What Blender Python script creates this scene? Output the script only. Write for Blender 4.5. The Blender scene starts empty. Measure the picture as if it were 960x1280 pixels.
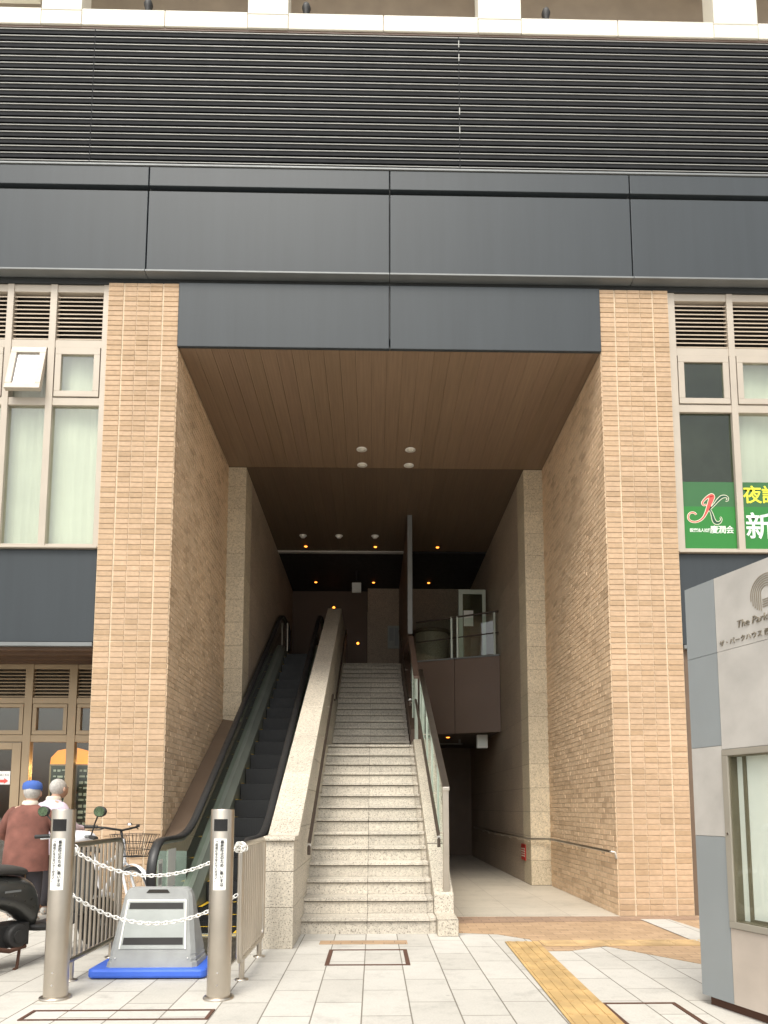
import bpy, bmesh, math, random
from mathutils import Vector, Matrix, Euler
random.seed(7)
SC = bpy.context.scene
COL = SC.collection
R = math.radians

# ------------------------------------------------------------------ camera
cam_d = bpy.data.cameras.new('camera'); cam = bpy.data.objects.new('camera', cam_d); COL.objects.link(cam)
cam.location = (0, 0, 1.27)
cam.rotation_euler = (R(90) + math.atan(96 / 900), 0, R(-1.15))
cam_d.sensor_fit = 'VERTICAL'; cam_d.sensor_height = 36; cam_d.sensor_width = 27
cam_d.lens = 900 / 1280 * 36
cam_d.shift_x = -5 / 1280; cam_d.shift_y = (912 - 640) / 1280
cam_d.clip_start = .05; cam_d.clip_end = 600
SC.camera = cam

# ------------------------------------------------------------------ overcast sky and soft sun
w = bpy.data.worlds.new('World'); SC.world = w; w.use_nodes = True
nt = w.node_tree; nt.nodes.clear()
sky = nt.nodes.new('ShaderNodeTexSky'); sky.sky_type = 'NISHITA'; sky.sun_disc = False
SUN_EL, SUN_AZ = R(58), R(196)          # sun stands behind the camera, a little to the left
sky.sun_elevation = SUN_EL; sky.sun_rotation = SUN_AZ; sky.air_density = 1.6; sky.dust_density = 5; sky.ozone_density = 1
hsv = nt.nodes.new('ShaderNodeHueSaturation'); hsv.inputs['Saturation'].default_value = .22
bg = nt.nodes.new('ShaderNodeBackground'); bg.inputs['Strength'].default_value = .15
out = nt.nodes.new('ShaderNodeOutputWorld')
nt.links.new(sky.outputs[0], hsv.inputs['Color']); nt.links.new(hsv.outputs[0], bg.inputs[0]); nt.links.new(bg.outputs[0], out.inputs[0])
sd = bpy.data.lights.new('sun', 'SUN'); sd.energy = 1.5; sd.angle = R(25); sd.color = (1, .94, .82)
so = bpy.data.objects.new('sun', sd); COL.objects.link(so)
sdir = Vector((math.sin(SUN_AZ) * math.cos(SUN_EL), math.cos(SUN_AZ) * math.cos(SUN_EL), math.sin(SUN_EL)))
so.rotation_euler = (-sdir).to_track_quat('-Z', 'Y').to_euler(); so.location = sdir * 60
SC.view_settings.view_transform = 'Standard'; SC.view_settings.look = 'None'
SC.view_settings.exposure = .64; SC.view_settings.gamma = 1
SC.cycles.max_bounces = 14; SC.cycles.diffuse_bounces = 12; SC.cycles.transparent_max_bounces = 16
SC.cycles.use_denoising = True

# ------------------------------------------------------------------ materials
def newmat(name):
    m = bpy.data.materials.new(name); m.use_nodes = True
    t = m.node_tree; b = t.nodes['Principled BSDF']
    return m, t, b
def N(t, typ, **kw):
    n = t.nodes.new(typ)
    for k, v in kw.items(): setattr(n, k, v)
    return n
def noise(t, scale, detail=4, rough=.55, vec=None):
    n = N(t, 'ShaderNodeTexNoise'); n.inputs['Scale'].default_value = scale; n.inputs['Detail'].default_value = detail
    n.inputs['Roughness'].default_value = rough
    if vec is None:
        tc = N(t, 'ShaderNodeTexCoord'); vec = tc.outputs['Object']
    t.links.new(vec, n.inputs['Vector']); return n
def ramp(t, fac, stops):
    r = N(t, 'ShaderNodeValToRGB'); e = r.color_ramp.elements
    while len(e) < len(stops): e.new(.5)
    for el, (p, c) in zip(e, stops):
        el.position = p; el.color = (c, c, c, 1) if not isinstance(c, tuple) else (*c, 1)
    t.links.new(fac, r.inputs[0]); return r
def mul(t, a, b, fac=1):
    n = N(t, 'ShaderNodeMix', data_type='RGBA', blend_type='MULTIPLY'); n.inputs[0].default_value = fac
    for s, i in ((a, 6), (b, 7)):
        if isinstance(s, tuple): n.inputs[i].default_value = (*s, 1)
        else: t.links.new(s, n.inputs[i])
    return n.outputs[2]
def mixc(t, fac, a, b):
    n = N(t, 'ShaderNodeMix', data_type='RGBA')
    if isinstance(fac, float): n.inputs[0].default_value = fac
    else: t.links.new(fac, n.inputs[0])
    for s, i in ((a, 6), (b, 7)):
        if isinstance(s, tuple): n.inputs[i].default_value = (*s, 1)
        else: t.links.new(s, n.inputs[i])
    return n.outputs[2]
def bump(t, b, h, strength=.2, dist=.004):
    n = N(t, 'ShaderNodeBump'); n.inputs['Strength'].default_value = strength; n.inputs['Distance'].default_value = dist
    t.links.new(h, n.inputs['Height']); t.links.new(n.outputs[0], b.inputs['Normal'])
def plain(name, c, rough=.5, metal=0, var=.12, scale=3, bmp=0, bscale=60, coat=0):
    m, t, b = newmat(name)
    n = noise(t, scale, 5); r = ramp(t, n.outputs[0], [(.3, 1 - var), (.7, 1 + var * .6)])
    t.links.new(mul(t, c, r.outputs[0]), b.inputs['Base Color'])
    n2 = noise(t, scale * 4, 3); rr = ramp(t, n2.outputs[0], [(.3, max(.02, rough - .06)), (.75, min(1, rough + .1))])
    t.links.new(rr.outputs[0], b.inputs['Roughness'])
    b.inputs['Metallic'].default_value = metal
    if coat: b.inputs['Coat Weight'].default_value = coat
    if bmp: bump(t, b, noise(t, bscale, 3).outputs[0], bmp)
    return m
def island_mat(name, stops, rough=.8, nscale=25, nvar=.12, stain=.1, bmp=.3):
    m, t, b = newmat(name)
    g = N(t, 'ShaderNodeNewGeometry'); r = ramp(t, g.outputs['Random Per Island'], stops)
    n = noise(t, nscale, 4); nr = ramp(t, n.outputs[0], [(.3, 1 - nvar), (.7, 1 + nvar * .5)])
    n2 = noise(t, .9, 5); sr = ramp(t, n2.outputs[0], [(.35, 1 - stain), (.65, 1.0)])
    t.links.new(mul(t, mul(t, r.outputs[0], nr.outputs[0]), sr.outputs[0]), b.inputs['Base Color'])
    b.inputs['Roughness'].default_value = rough
    bump(t, b, noise(t, 90, 3).outputs[0], bmp, .002)
    return m
def granite(name, base, dark, rough=.5, isl=.08, amount=.42):
    m, t, b = newmat(name)
    n = noise(t, 70, 3, .65); n1 = noise(t, 30, 4, .7); n2 = noise(t, 1.1, 5)
    spk = ramp(t, n.outputs[0], [(amount - .05, 1.0), (amount + .05, 0.0)])
    med = ramp(t, n1.outputs[0], [(.35, .82), (.62, 1.08)])
    st = ramp(t, n2.outputs[0], [(.3, .84), (.65, 1.0)])
    g = N(t, 'ShaderNodeNewGeometry'); ri = ramp(t, g.outputs['Random Per Island'], [(0, 1 - isl), (1, 1 + isl)])
    c = mixc(t, spk.outputs[0], base, dark)
    c = mul(t, mul(t, mul(t, c, med.outputs[0]), st.outputs[0]), ri.outputs[0])
    t.links.new(c, b.inputs['Base Color']); b.inputs['Roughness'].default_value = rough
    bump(t, b, n.outputs[0], .12, .002)
    return m
def glassmat(name, tint=(.9, .95, .93), refl=.5, rough=.02):
    m = bpy.data.materials.new(name); m.use_nodes = True; t = m.node_tree; t.nodes.clear()
    o = N(t, 'ShaderNodeOutputMaterial'); mx = N(t, 'ShaderNodeMixShader')
    tr = N(t, 'ShaderNodeBsdfTransparent'); gl = N(t, 'ShaderNodeBsdfGlossy'); fr = N(t, 'ShaderNodeFresnel')
    ge_ = N(t, 'ShaderNodeNewGeometry'); m1 = N(t, 'ShaderNodeMath', operation='MULTIPLY_ADD'); m1.inputs[1].default_value = -2; m1.inputs[2].default_value = 1
    m2 = N(t, 'ShaderNodeMath', operation='POWER'); m2.inputs[0].default_value = 1.5
    t.links.new(ge_.outputs['Backfacing'], m1.inputs[0]); t.links.new(m1.outputs[0], m2.inputs[1]); t.links.new(m2.outputs[0], fr.inputs['IOR']); gl.inputs['Roughness'].default_value = rough
    tr.inputs['Color'].default_value = (*tint, 1); gl.inputs['Color'].default_value = (1, 1, 1, 1)
    ma = N(t, 'ShaderNodeMath', operation='MULTIPLY_ADD'); ma.inputs[1].default_value = 1; ma.inputs[2].default_value = refl
    n = noise(t, .8, 2); bm = N(t, 'ShaderNodeBump'); bm.inputs['Strength'].default_value = .05; bm.inputs['Distance'].default_value = .05
    t.links.new(n.outputs[0], bm.inputs['Height']); t.links.new(bm.outputs[0], gl.inputs['Normal'])
    t.links.new(fr.outputs[0], ma.inputs[0]); t.links.new(ma.outputs[0], mx.inputs[0])
    t.links.new(tr.outputs[0], mx.inputs[1]); t.links.new(gl.outputs[0], mx.inputs[2]); t.links.new(mx.outputs[0], o.inputs[0])
    return m
def emit(name, c, s):
    m, t, b = newmat(name); b.inputs['Base Color'].default_value = (*c, 1)
    b.inputs['Emission Color'].default_value = (*c, 1); b.inputs['Emission Strength'].default_value = s
    return m
def brushed(name, c, rough=.3, axis=2):
    m, t, b = newmat(name)
    tc = N(t, 'ShaderNodeTexCoord'); mp = N(t, 'ShaderNodeMapping')
    sc = [110, 110, 110]; sc[axis] = 1.2; mp.inputs['Scale'].default_value = sc
    t.links.new(tc.outputs['Object'], mp.inputs[0]); n = noise(t, 1, 3, .5, mp.outputs[0])
    r = ramp(t, n.outputs[0], [(.25, rough - .02), (.75, rough + .06)]); t.links.new(r.outputs[0], b.inputs['Roughness'])
    n2 = noise(t, 3, 4); r2 = ramp(t, n2.outputs[0], [(.3, .82), (.7, 1.0)])
    t.links.new(mul(t, c, r2.outputs[0]), b.inputs['Base Color']); b.inputs['Metallic'].default_value = 1
    return m

def slate(name, c):
    # painted sheet: faint rain streaks and a very slow waviness
    m, t, b = newmat(name)
    tc = N(t, 'ShaderNodeTexCoord'); mp = N(t, 'ShaderNodeMapping'); mp.inputs['Scale'].default_value = (9, 9, .5)
    t.links.new(tc.outputs['Object'], mp.inputs[0]); n = noise(t, 1, 5, .6, mp.outputs[0]); r = ramp(t, n.outputs[0], [(.3, .93), (.7, 1.05)])
    n2 = noise(t, 260, 2); r2 = ramp(t, n2.outputs[0], [(.3, .9), (.7, 1.08)])
    t.links.new(mul(t, mul(t, c, r.outputs[0]), r2.outputs[0]), b.inputs['Base Color'])
    b.inputs['Roughness'].default_value = .48
    bump(t, b, noise(t, .9, 1).outputs[0], .12, .02)
    return m
M = {}
M['brick'] = island_mat('tan_brick', [(0, (.47, .322, .195)), (.3, (.54, .378, .24)), (.7, (.585, .412, .27)), (1, (.505, .348, .212))], .82, 22, .12, .17)
M['brick_side'] = island_mat('mixed_tan_brick', [(0, (.54, .38, .24)), (.08, (.61, .43, .275)), (.3, (.71, .515, .335)), (.75, (.77, .565, .375)), (1, (.68, .485, .31))], .82, 22, .12, .15)
M['mortar'] = plain('pale_mortar', (.62, .50, .36), .95, 0, .18, 6, .4)
M['mortar_side'] = plain('grey_mortar', (.72, .58, .42), .95, 0, .18, 6, .4)
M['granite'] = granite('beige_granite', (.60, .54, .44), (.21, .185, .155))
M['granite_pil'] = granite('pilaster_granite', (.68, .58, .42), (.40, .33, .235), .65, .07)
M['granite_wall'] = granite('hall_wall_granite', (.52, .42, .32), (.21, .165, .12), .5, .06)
M['granite_step'] = granite('stair_granite', (.60, .55, .465), (.24, .21, .175), .6, .09, .40)
M['joint'] = plain('dark_joint', (.12, .10, .085), .95)
M['slate'] = slate('slate_panel', (.042, .050, .056))
M['slate'].node_tree.nodes['Principled BSDF'].inputs['Specular IOR Level'].default_value = .3
M['slate_dark'] = plain('dark_groove', (.018, .02, .02), .6)
M['edge_alu'] = plain('pale_metal_edge', (.19, .20, .20), .5, .2)
M['louver'] = plain('charcoal_louver', (.022, .023, .025), .8)
M['louver'].node_tree.nodes['Principled BSDF'].inputs['Specular IOR Level'].default_value = .15
M['louver_edge'] = plain('louver_edge', (.30, .30, .28), .5, .1)
M['white_panel'] = plain('off_white_panel', (.68, .65, .56), .55, 0, .05, 1.2)
M['recess'] = plain('balcony_recess', (.42, .35, .28), .8)
M['frame'] = plain('beige_frame', (.45, .395, .325), .42, .1, .06)
M['frame_shop'] = plain('bronze_frame', (.36, .27, .17), .45, .2, .08)
M['shop_dark'] = plain('shop_dark_wood', (.10, .055, .03), .6)
M['blade'] = plain('beige_blade', (.48, .39, .29), .5)
M['void'] = plain('dark_void', (.02, .016, .012), .8)
M['blind'] = plain('roller_blind', (.60, .595, .52), .9, 0, .16, .8)
M['room'] = plain('dim_room', (.40, .38, .31), .9, 0, .3, 1.2)
M['glass'] = glassmat('window_glass', (.93, .96, .92), .03)
M['glass_dark'] = glassmat('dark_window_glass', (.62, .70, .60), .0)
M['glass_rail'] = glassmat('rail_glass', (.80, .92, .86), .05)
M['glass_esc'] = glassmat('escalator_glass', (.60, .72, .63), .10)
M['glass_mirror'] = glassmat('sash_glass', (.86, .91, .95), .55)
M['glass_case'] = glassmat('case_glass', (.97, .98, .96), .0)
M['steel'] = brushed('stainless', (.60, .54, .46), .32)
M['steel_y'] = brushed('stainless_rail', (.62, .57, .50), .30, 1)
M['bronze'] = plain('bronze_sheet', (.20, .145, .105), .42, .5, .1, 1.5)
M['rubber'] = plain('black_rubber', (.025, .025, .025), .45)
M['handrail_dark'] = plain('dark_handrail', (.055, .04, .03), .4)
M['esc_dark'] = plain('step_dark', (.020, .021, .022), .5, .2)
M['esc_skirt'] = plain('skirt_steel', (.30, .325, .28), .36, .2, .12, 2)
M['yellow'] = plain('step_yellow', (.75, .47, .03), .6)
M['white'] = plain('white_plastic', (.80, .79, .75), .45, 0, .05)
M['label_white'] = plain('label_white', (.82, .82, .78), .5, 0, .03)
M['ink'] = plain('ink_black', (.03, .03, .03), .6)
M['grey_plastic'] = plain('grey_plastic', (.31, .32, .315), .6, 0, .16, 7, .1, 200)
M['grey_panel'] = plain('grey_board', (.38, .405, .39), .5, 0, .12, 6)
M['blue_plastic'] = plain('blue_plastic', (.045, .135, .62), .5, 0, .08, 5)
M['black_gloss'] = plain('black_gloss', (.015, .015, .016), .15)
M['scooter_grey'] = plain('scooter_grey', (.045, .046, .043), .32, .2, .06, 5, 0, 60, .4)
M['black'] = plain('matt_black', (.022, .021, .02), .6)
M['seat_black'] = plain('seat_vinyl', (.05, .047, .043), .65)
M['chrome'] = plain('chrome', (.7, .7, .7), .12, 1)
M['rust'] = plain('rusty_metal', (.12, .06, .04), .8, .4)
M['white_paint'] = plain('white_gloss_paint', (.78, .78, .80), .3)
M['jacket'] = plain('rust_jacket', (.20, .082, .062), .95, 0, .35, 7, .5, 18)
M['lavender'] = plain('lavender_cloth', (.60, .52, .62), .9, 0, .1, 9)
M['blue_cap'] = plain('blue_cap', (.06, .13, .42), .9)
M['grey_hair'] = plain('grey_hair', (.50, .48, .45), .9, 0, .25, 40, .5, 150)
M['skin'] = plain('skin', (.52, .33, .24), .6)
M['cream'] = plain('cream_cloth', (.72, .66, .55), .9)
M['trousers'] = plain('dark_trousers', (.045, .04, .045), .9)
M['shoe'] = plain('pale_shoe', (.5, .48, .44), .7)
M['green'] = plain('green_film', (.022, .19, .028), .35, 0, .05)
M['green2'] = plain('mid_green_film', (.035, .13, .042), .35, 0, .05)
M['txt_yellow'] = plain('yellow_film', (.78, .75, .05), .4)
M['txt_white'] = plain('white_film', (.80, .86, .78), .4)
M['red_film'] = plain('red_film', (.68, .09, .07), .4)
M['green_ink'] = plain('dark_green_film', (.01, .07, .03), .4)
M['cream_film'] = plain('cream_film', (.72, .72, .55), .4)
M['stone_face'] = plain('sign_stone', (.475, .455, .425), .42, .1, .16, 3.5, .05, 40)
M['stone_tan'] = plain('sign_stone_tan', (.48, .42, .365), .38, .15, .12, 3.5, .05, 40)
M['sign_blue'] = plain('sign_blue_grey', (.27, .295, .305), .45, .2, .05, 2)
M['sign_letter'] = plain('letter_metal', (.29, .255, .20), .4, .3)
M['case_frame'] = plain('case_frame', (.34, .315, .265), .4, .3, .06)
M['case_white'] = plain('case_backboard', (.74, .77, .74), .6, 0, .04)
M['olive'] = plain('olive_trim', (.16, .14, .095), .5)
M['menu'] = plain('menu_board', (.03, .045, .035), .5)
M['menu_ink'] = plain('menu_chalk', (.55, .58, .5), .6)
M['orange_lamp'] = emit('lamp_orange', (1, .34, .05), .9)
M['downlight'] = emit('downlight_orange', (1, .27, .035), 3.0)
M['lens_off'] = emit('downlight_white', (.55, .52, .44), .08)
M['room_lamp'] = emit('room_lamp', (1, .98, .90), 5)
M['fluor'] = emit('shop_tube', (.95, 1, .95), 1.0)
M['charcoal_ceiling'] = plain('charcoal_ceiling', (.022, .021, .022), .6)
M['brown_panel'] = plain('brown_panel', (.15, .10, .075), .5, .1, .08, 1.5)
M['red_notice'] = plain('red_notice', (.45, .03, .02), .5)
M['leaf'] = plain('leaf', (.14, .24, .05), .6)
M['mirror_reflection'] = plain('mirror_face', (.25, .36, .22), .12, .8, .5, 30)  # mottled green reflection painted into the mirror's base colour
M['steel_door'] = brushed('steel_door', (.5, .44, .36), .3)
M['brown_post'] = plain('brown_post', (.16, .11, .075), .5, .1)
M['hall_ceiling_trim'] = plain('pale_trim', (.55, .53, .50), .5)
M['post_green'] = plain('pale_post', (.5, .55, .48), .4, .3)

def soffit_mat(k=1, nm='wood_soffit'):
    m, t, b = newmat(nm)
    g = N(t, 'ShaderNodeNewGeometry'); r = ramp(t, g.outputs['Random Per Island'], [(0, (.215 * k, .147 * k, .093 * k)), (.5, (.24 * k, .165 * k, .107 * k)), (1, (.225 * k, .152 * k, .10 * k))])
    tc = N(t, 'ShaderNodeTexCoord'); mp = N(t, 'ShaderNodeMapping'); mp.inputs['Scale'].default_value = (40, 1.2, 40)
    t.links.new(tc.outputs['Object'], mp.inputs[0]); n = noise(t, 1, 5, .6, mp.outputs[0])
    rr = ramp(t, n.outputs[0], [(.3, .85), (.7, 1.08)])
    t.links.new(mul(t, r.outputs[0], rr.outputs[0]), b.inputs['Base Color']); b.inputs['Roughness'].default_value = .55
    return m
M['soffit'] = soffit_mat(); M['hall_boards_shaded'] = soffit_mat(.55, 'shaded_hall_boards')  # second one: same boards with the deep hall's shade put into the colour
def paver_mat(name, c1, c2, mort, bw, rh, msize, swap=True, offset=.5, rough=.75, shift=(0, 0), stain=.1):
    m, t, b = newmat(name)
    tc = N(t, 'ShaderNodeTexCoord'); sx = N(t, 'ShaderNodeSeparateXYZ'); cx = N(t, 'ShaderNodeCombineXYZ')
    t.links.new(tc.outputs['Object'], sx.inputs[0])
    ax = N(t, 'ShaderNodeMath', operation='ADD'); ax.inputs[1].default_value = shift[0] + 400 * bw
    ay = N(t, 'ShaderNodeMath', operation='ADD'); ay.inputs[1].default_value = shift[1] + 400 * rh
    t.links.new(sx.outputs[1 if swap else 0], ax.inputs[0]); t.links.new(sx.outputs[0 if swap else 1], ay.inputs[0])
    t.links.new(ax.outputs[0], cx.inputs[0]); t.links.new(ay.outputs[0], cx.inputs[1])
    bt = N(t, 'ShaderNodeTexBrick'); bt.offset = offset; bt.inputs['Scale'].default_value = 1
    bt.inputs['Brick Width'].default_value = bw; bt.inputs['Row Height'].default_value = rh
    bt.inputs['Mortar Size'].default_value = msize; bt.inputs['Mortar Smooth'].default_value = .2; bt.inputs['Bias'].default_value = 0
    bt.inputs['Color1'].default_value = (*c1, 1); bt.inputs['Color2'].default_value = (*c2, 1); bt.inputs['Mortar'].default_value = (*mort, 1)
    t.links.new(cx.outputs[0], bt.inputs['Vector'])
    n = noise(t, 70, 3); nr = ramp(t, n.outputs[0], [(.3, .92), (.7, 1.04)])
    n2 = noise(t, .8, 6, .65); sr = ramp(t, n2.outputs[0], [(.32, 1 - stain), (.62, 1.0)])
    n3 = noise(t, 7, 4, .7); s3 = ramp(t, n3.outputs[0], [(.28, .9), (.5, 1.0)])
    vo = N(t, 'ShaderNodeTexVoronoi'); vo.inputs['Scale'].default_value = 2.2; vo.inputs['Randomness'].default_value = 1
    tc2 = N(t, 'ShaderNodeTexCoord'); t.links.new(tc2.outputs['Object'], vo.inputs['Vector'])
    gum = ramp(t, vo.outputs['Distance'], [(.028, .78), (.04, 1.0)])
    n4 = noise(t, 2.6, 6, .75); s4 = ramp(t, n4.outputs[0], [(.30, .80), (.46, 1.0)])
    c = mul(t, mul(t, mul(t, bt.outputs['Color'], nr.outputs[0]), sr.outputs[0]), s3.outputs[0])
    c = mul(t, mul(t, c, gum.outputs[0]), s4.outputs[0])
    t.links.new(c, b.inputs['Base Color']); b.inputs['Roughness'].default_value = rough
    inv = N(t, 'ShaderNodeMath', operation='SUBTRACT'); inv.inputs[0].default_value = 1; t.links.new(bt.outputs['Fac'], inv.inputs[1])
    bump(t, b, inv.outputs[0], .5, .003)
    return m
M['paver'] = paver_mat('pale_pavers', (.47, .45, .405), (.54, .52, .475), (.20, .18, .15), .62, .305, .005, shift=(.1, .07))
M['tan_paver'] = paver_mat('tan_pavers', (.40, .27, .16), (.49, .335, .205), (.25, .17, .11), .20, .10, .004, False)
M['brown_paver'] = paver_mat('brown_pavers', (.30, .20, .135), (.37, .25, .17), (.18, .12, .08), .20, .10, .004, False)
M['hall_floor'] = paver_mat('passage_tiles', (.50, .45, .37), (.55, .495, .41), (.36, .31, .25), .62, .62, .004, True, 0, .5, (.15, .2))
M['tactile'] = plain('tactile_yellow', (.47, .315, .135), .85, 0, .28, 4)
M['tactile_faded'] = plain('tactile_faded', (.49, .345, .18), .85, 0, .3, 4)

# ------------------------------------------------------------------ mesh builder
class MB:
    def __init__(s): s.v = []; s.f = []; s.mi = []; s.sm = []
    def add(s, vs, fs, mi=0, smooth=False):
        o = len(s.v); s.v += [tuple(x) for x in vs]
        for f in fs: s.f.append([i + o for i in f]); s.mi.append(mi); s.sm.append(smooth)
        return s
    def box(s, x0, x1, y0, y1, z0, z1, mi=0):
        v = [(x0, y0, z0), (x1, y0, z0), (x1, y1, z0), (x0, y1, z0), (x0, y0, z1), (x1, y0, z1), (x1, y1, z1), (x0, y1, z1)]
        return s.add(v, [(0, 3, 2, 1), (4, 5, 6, 7), (0, 1, 5, 4), (1, 2, 6, 5), (2, 3, 7, 6), (3, 0, 4, 7)], mi)
    def prism(s, poly, axis, a, b, mi=0):
        # polygon given in the two other axes (in xyz order), extruded from a to b
        def P(p, t):
            return {'x': (t, p[0], p[1]), 'y': (p[0], t, p[1]), 'z': (p[0], p[1], t)}[axis]
        n = len(poly); v = [P(p, a) for p in poly] + [P(p, b) for p in poly]
        f = [list(range(n))[::-1], list(range(n, 2 * n))] + [(i, (i + 1) % n, n + (i + 1) % n, n + i) for i in range(n)]
        return s.add(v, f, mi)
    def tube(s, path, r, n=10, mi=0, closed=False, caps=True, up=None):
        P = [Vector(p) for p in path]; L = len(P)
        rs = r if isinstance(r, (list, tuple)) else [r] * L
        T = []
        for i in range(L):
            a = P[(i - 1) % L] if (closed or i > 0) else P[i]; b = P[(i + 1) % L] if (closed or i < L - 1) else P[i]
            T.append((b - a).normalized())
        ref = Vector(up) if up else (Vector((0, 0, 1)) if abs(T[0].z) < .9 else Vector((1, 0, 0)))
        u = (ref - T[0] * ref.dot(T[0])).normalized(); vs = []
        for i in range(L):
            u = (u - T[i] * u.dot(T[i])).normalized(); q = T[i].cross(u)
            for k in range(n):
                a = 2 * math.pi * k / n; vs.append(P[i] + (u * math.cos(a) + q * math.sin(a)) * rs[i])
        fs = []
        for i in range(L if closed else L - 1):
            j = (i + 1) % L
            for k in range(n): fs.append((i * n + k, i * n + (k + 1) % n, j * n + (k + 1) % n, j * n + k))
        s.add(vs, fs, mi, True)
        if caps and not closed:
            s.add(vs[:n], [list(range(n))[::-1]], mi); s.add(vs[-n:], [list(range(n))], mi)
        return s
    def sweep(s, path, sec, mi=0, side=(1, 0, 0), smooth=False):
        # section points (a along side, b along normal) swept on a path lying in a plane at right angles to side
        P = [Vector(p) for p in path]; L = len(P); n = len(sec); sd_ = Vector(side); vs = []
        for i in range(L):
            t = (P[min(i + 1, L - 1)] - P[max(i - 1, 0)]).normalized(); nn = sd_.cross(t)
            for a, b in sec: vs.append(P[i] + sd_ * a + nn * b)
        fs = [(i * n + k, i * n + (k + 1) % n, (i + 1) * n + (k + 1) % n, (i + 1) * n + k) for i in range(L - 1) for k in range(n)]
        s.add(vs, fs, mi, smooth); s.add(vs[:n], [list(range(n))[::-1]], mi); s.add(vs[-n:], [list(range(n))], mi); return s
    def lathe(s, prof, n=24, mi=0, c=(0, 0, 0), axis='z', smooth=True):
        vs = []
        for r, h in prof:
            for k in range(n):
                a = 2 * math.pi * k / n; x, y = r * math.cos(a), r * math.sin(a)
                p = {'z': (x, y, h), 'x': (h, x, y), 'y': (x, h, y)}[axis]
                vs.append((p[0] + c[0], p[1] + c[1], p[2] + c[2]))
        fs = [(i * n + k, i * n + (k + 1) % n, (i + 1) * n + (k + 1) % n, (i + 1) * n + k) for i in range(len(prof) - 1) for k in range(n)]
        s.add(vs, fs, mi, smooth)
        if prof[0][0] > 1e-5: s.add(vs[:n], [list(range(n))[::-1]], mi)
        if prof[-1][0] > 1e-5: s.add(vs[-n:], [list(range(n))], mi)
        return s
    def ball(s, c, r, sx=1, sy=1, sz=1, n=16, m=10, mi=0):
        prof = [(max(1e-6, math.sin(math.pi * i / m)), -math.cos(math.pi * i / m)) for i in range(m + 1)]
        vs = [(c[0] + r * sx * p * math.cos(2 * math.pi * k / n), c[1] + r * sy * p * math.sin(2 * math.pi * k / n), c[2] + r * sz * h) for p, h in prof for k in range(n)]
        fs = [(i * n + k, i * n + (k + 1) % n, (i + 1) * n + (k + 1) % n, (i + 1) * n + k) for i in range(m) for k in range(n)]
        return s.add(vs, fs, mi, True)
    def xf(s, mat):
        s.v = [tuple(mat @ Vector(p)) for p in s.v]; return s
    def build(s, name, mat, parent=None, world=True, bevel=0, sub=0, loc=None):
        off = Vector((0, 0, 0))
        if world and parent:
            p = parent
            while p: off += p.location; p = p.parent
        if loc: off = Vector(loc)
        me = bpy.data.meshes.new(name); me.from_pydata([tuple(Vector(p) - off) for p in s.v], [], s.f)
        for m_ in (mat if isinstance(mat, (list, tuple)) else [mat]): me.materials.append(m_)
        me.polygons.foreach_set('material_index', s.mi); me.polygons.foreach_set('use_smooth', s.sm)
        bm = bmesh.new(); bm.from_mesh(me); bmesh.ops.remove_doubles(bm, verts=bm.verts, dist=1e-6) if sub else None
        bmesh.ops.recalc_face_normals(bm, faces=bm.faces); bm.to_mesh(me); bm.free()
        o = bpy.data.objects.new(name, me); COL.objects.link(o)
        if parent: o.parent = parent
        if loc: o.location = loc
        if bevel:
            b = o.modifiers.new('edge', 'BEVEL'); b.width = bevel; b.segments = 2; b.limit_method = 'ANGLE'
        if sub:
            b = o.modifiers.new('sub', 'SUBSURF'); b.levels = sub; b.render_levels = sub
        return o
def tag(o, label=None, cat=None, group=None, kind=None):
    if label: o['label'] = label
    if cat: o['category'] = cat
    if group: o['group'] = group
    if kind: o['kind'] = kind
    return o
def thing(name, label, cat, loc=(0, 0, 0), group=None):
    o = bpy.data.objects.new(name, None); o.empty_display_size = .1; COL.objects.link(o); o.location = loc
    return tag(o, label, cat, group)
def copy_tree(o, parent=None):
    c = o.copy(); COL.objects.link(c)
    if parent: c.parent = parent
    for ch in [x for x in bpy.data.objects if x.parent is o]: copy_tree(ch, c)
    return c
def text(name, body, size, mat, parent, matrix, extrude=.0006, offset=0, shear=0, spacing=1, align='LEFT', line=1):
    c = bpy.data.curves.new(name, 'FONT'); c.body = body; c.size = size; c.extrude = extrude; c.offset = offset; c.shear = shear
    c.space_character = spacing; c.align_x = align; c.space_line = line; c.resolution_u = 3
    o = bpy.data.objects.new(name, c); COL.objects.link(o); bpy.context.view_layer.update()
    me = bpy.data.meshes.new_from_object(o.evaluated_get(bpy.context.evaluated_depsgraph_get()))
    bpy.data.objects.remove(o); bpy.data.curves.remove(c)
    p = parent; off = Vector((0, 0, 0))
    while p: off += p.location; p = p.parent
    me.transform(Matrix.Translation(-off) @ matrix); me.materials.clear(); me.materials.append(mat); me.name = name
    o = bpy.data.objects.new(name, me); COL.objects.link(o); o.parent = parent
    return o
def facing(loc):     # text standing upright, facing the street (-Y)
    return Matrix.Translation(loc) @ Matrix.Rotation(R(90), 4, 'X')

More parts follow.
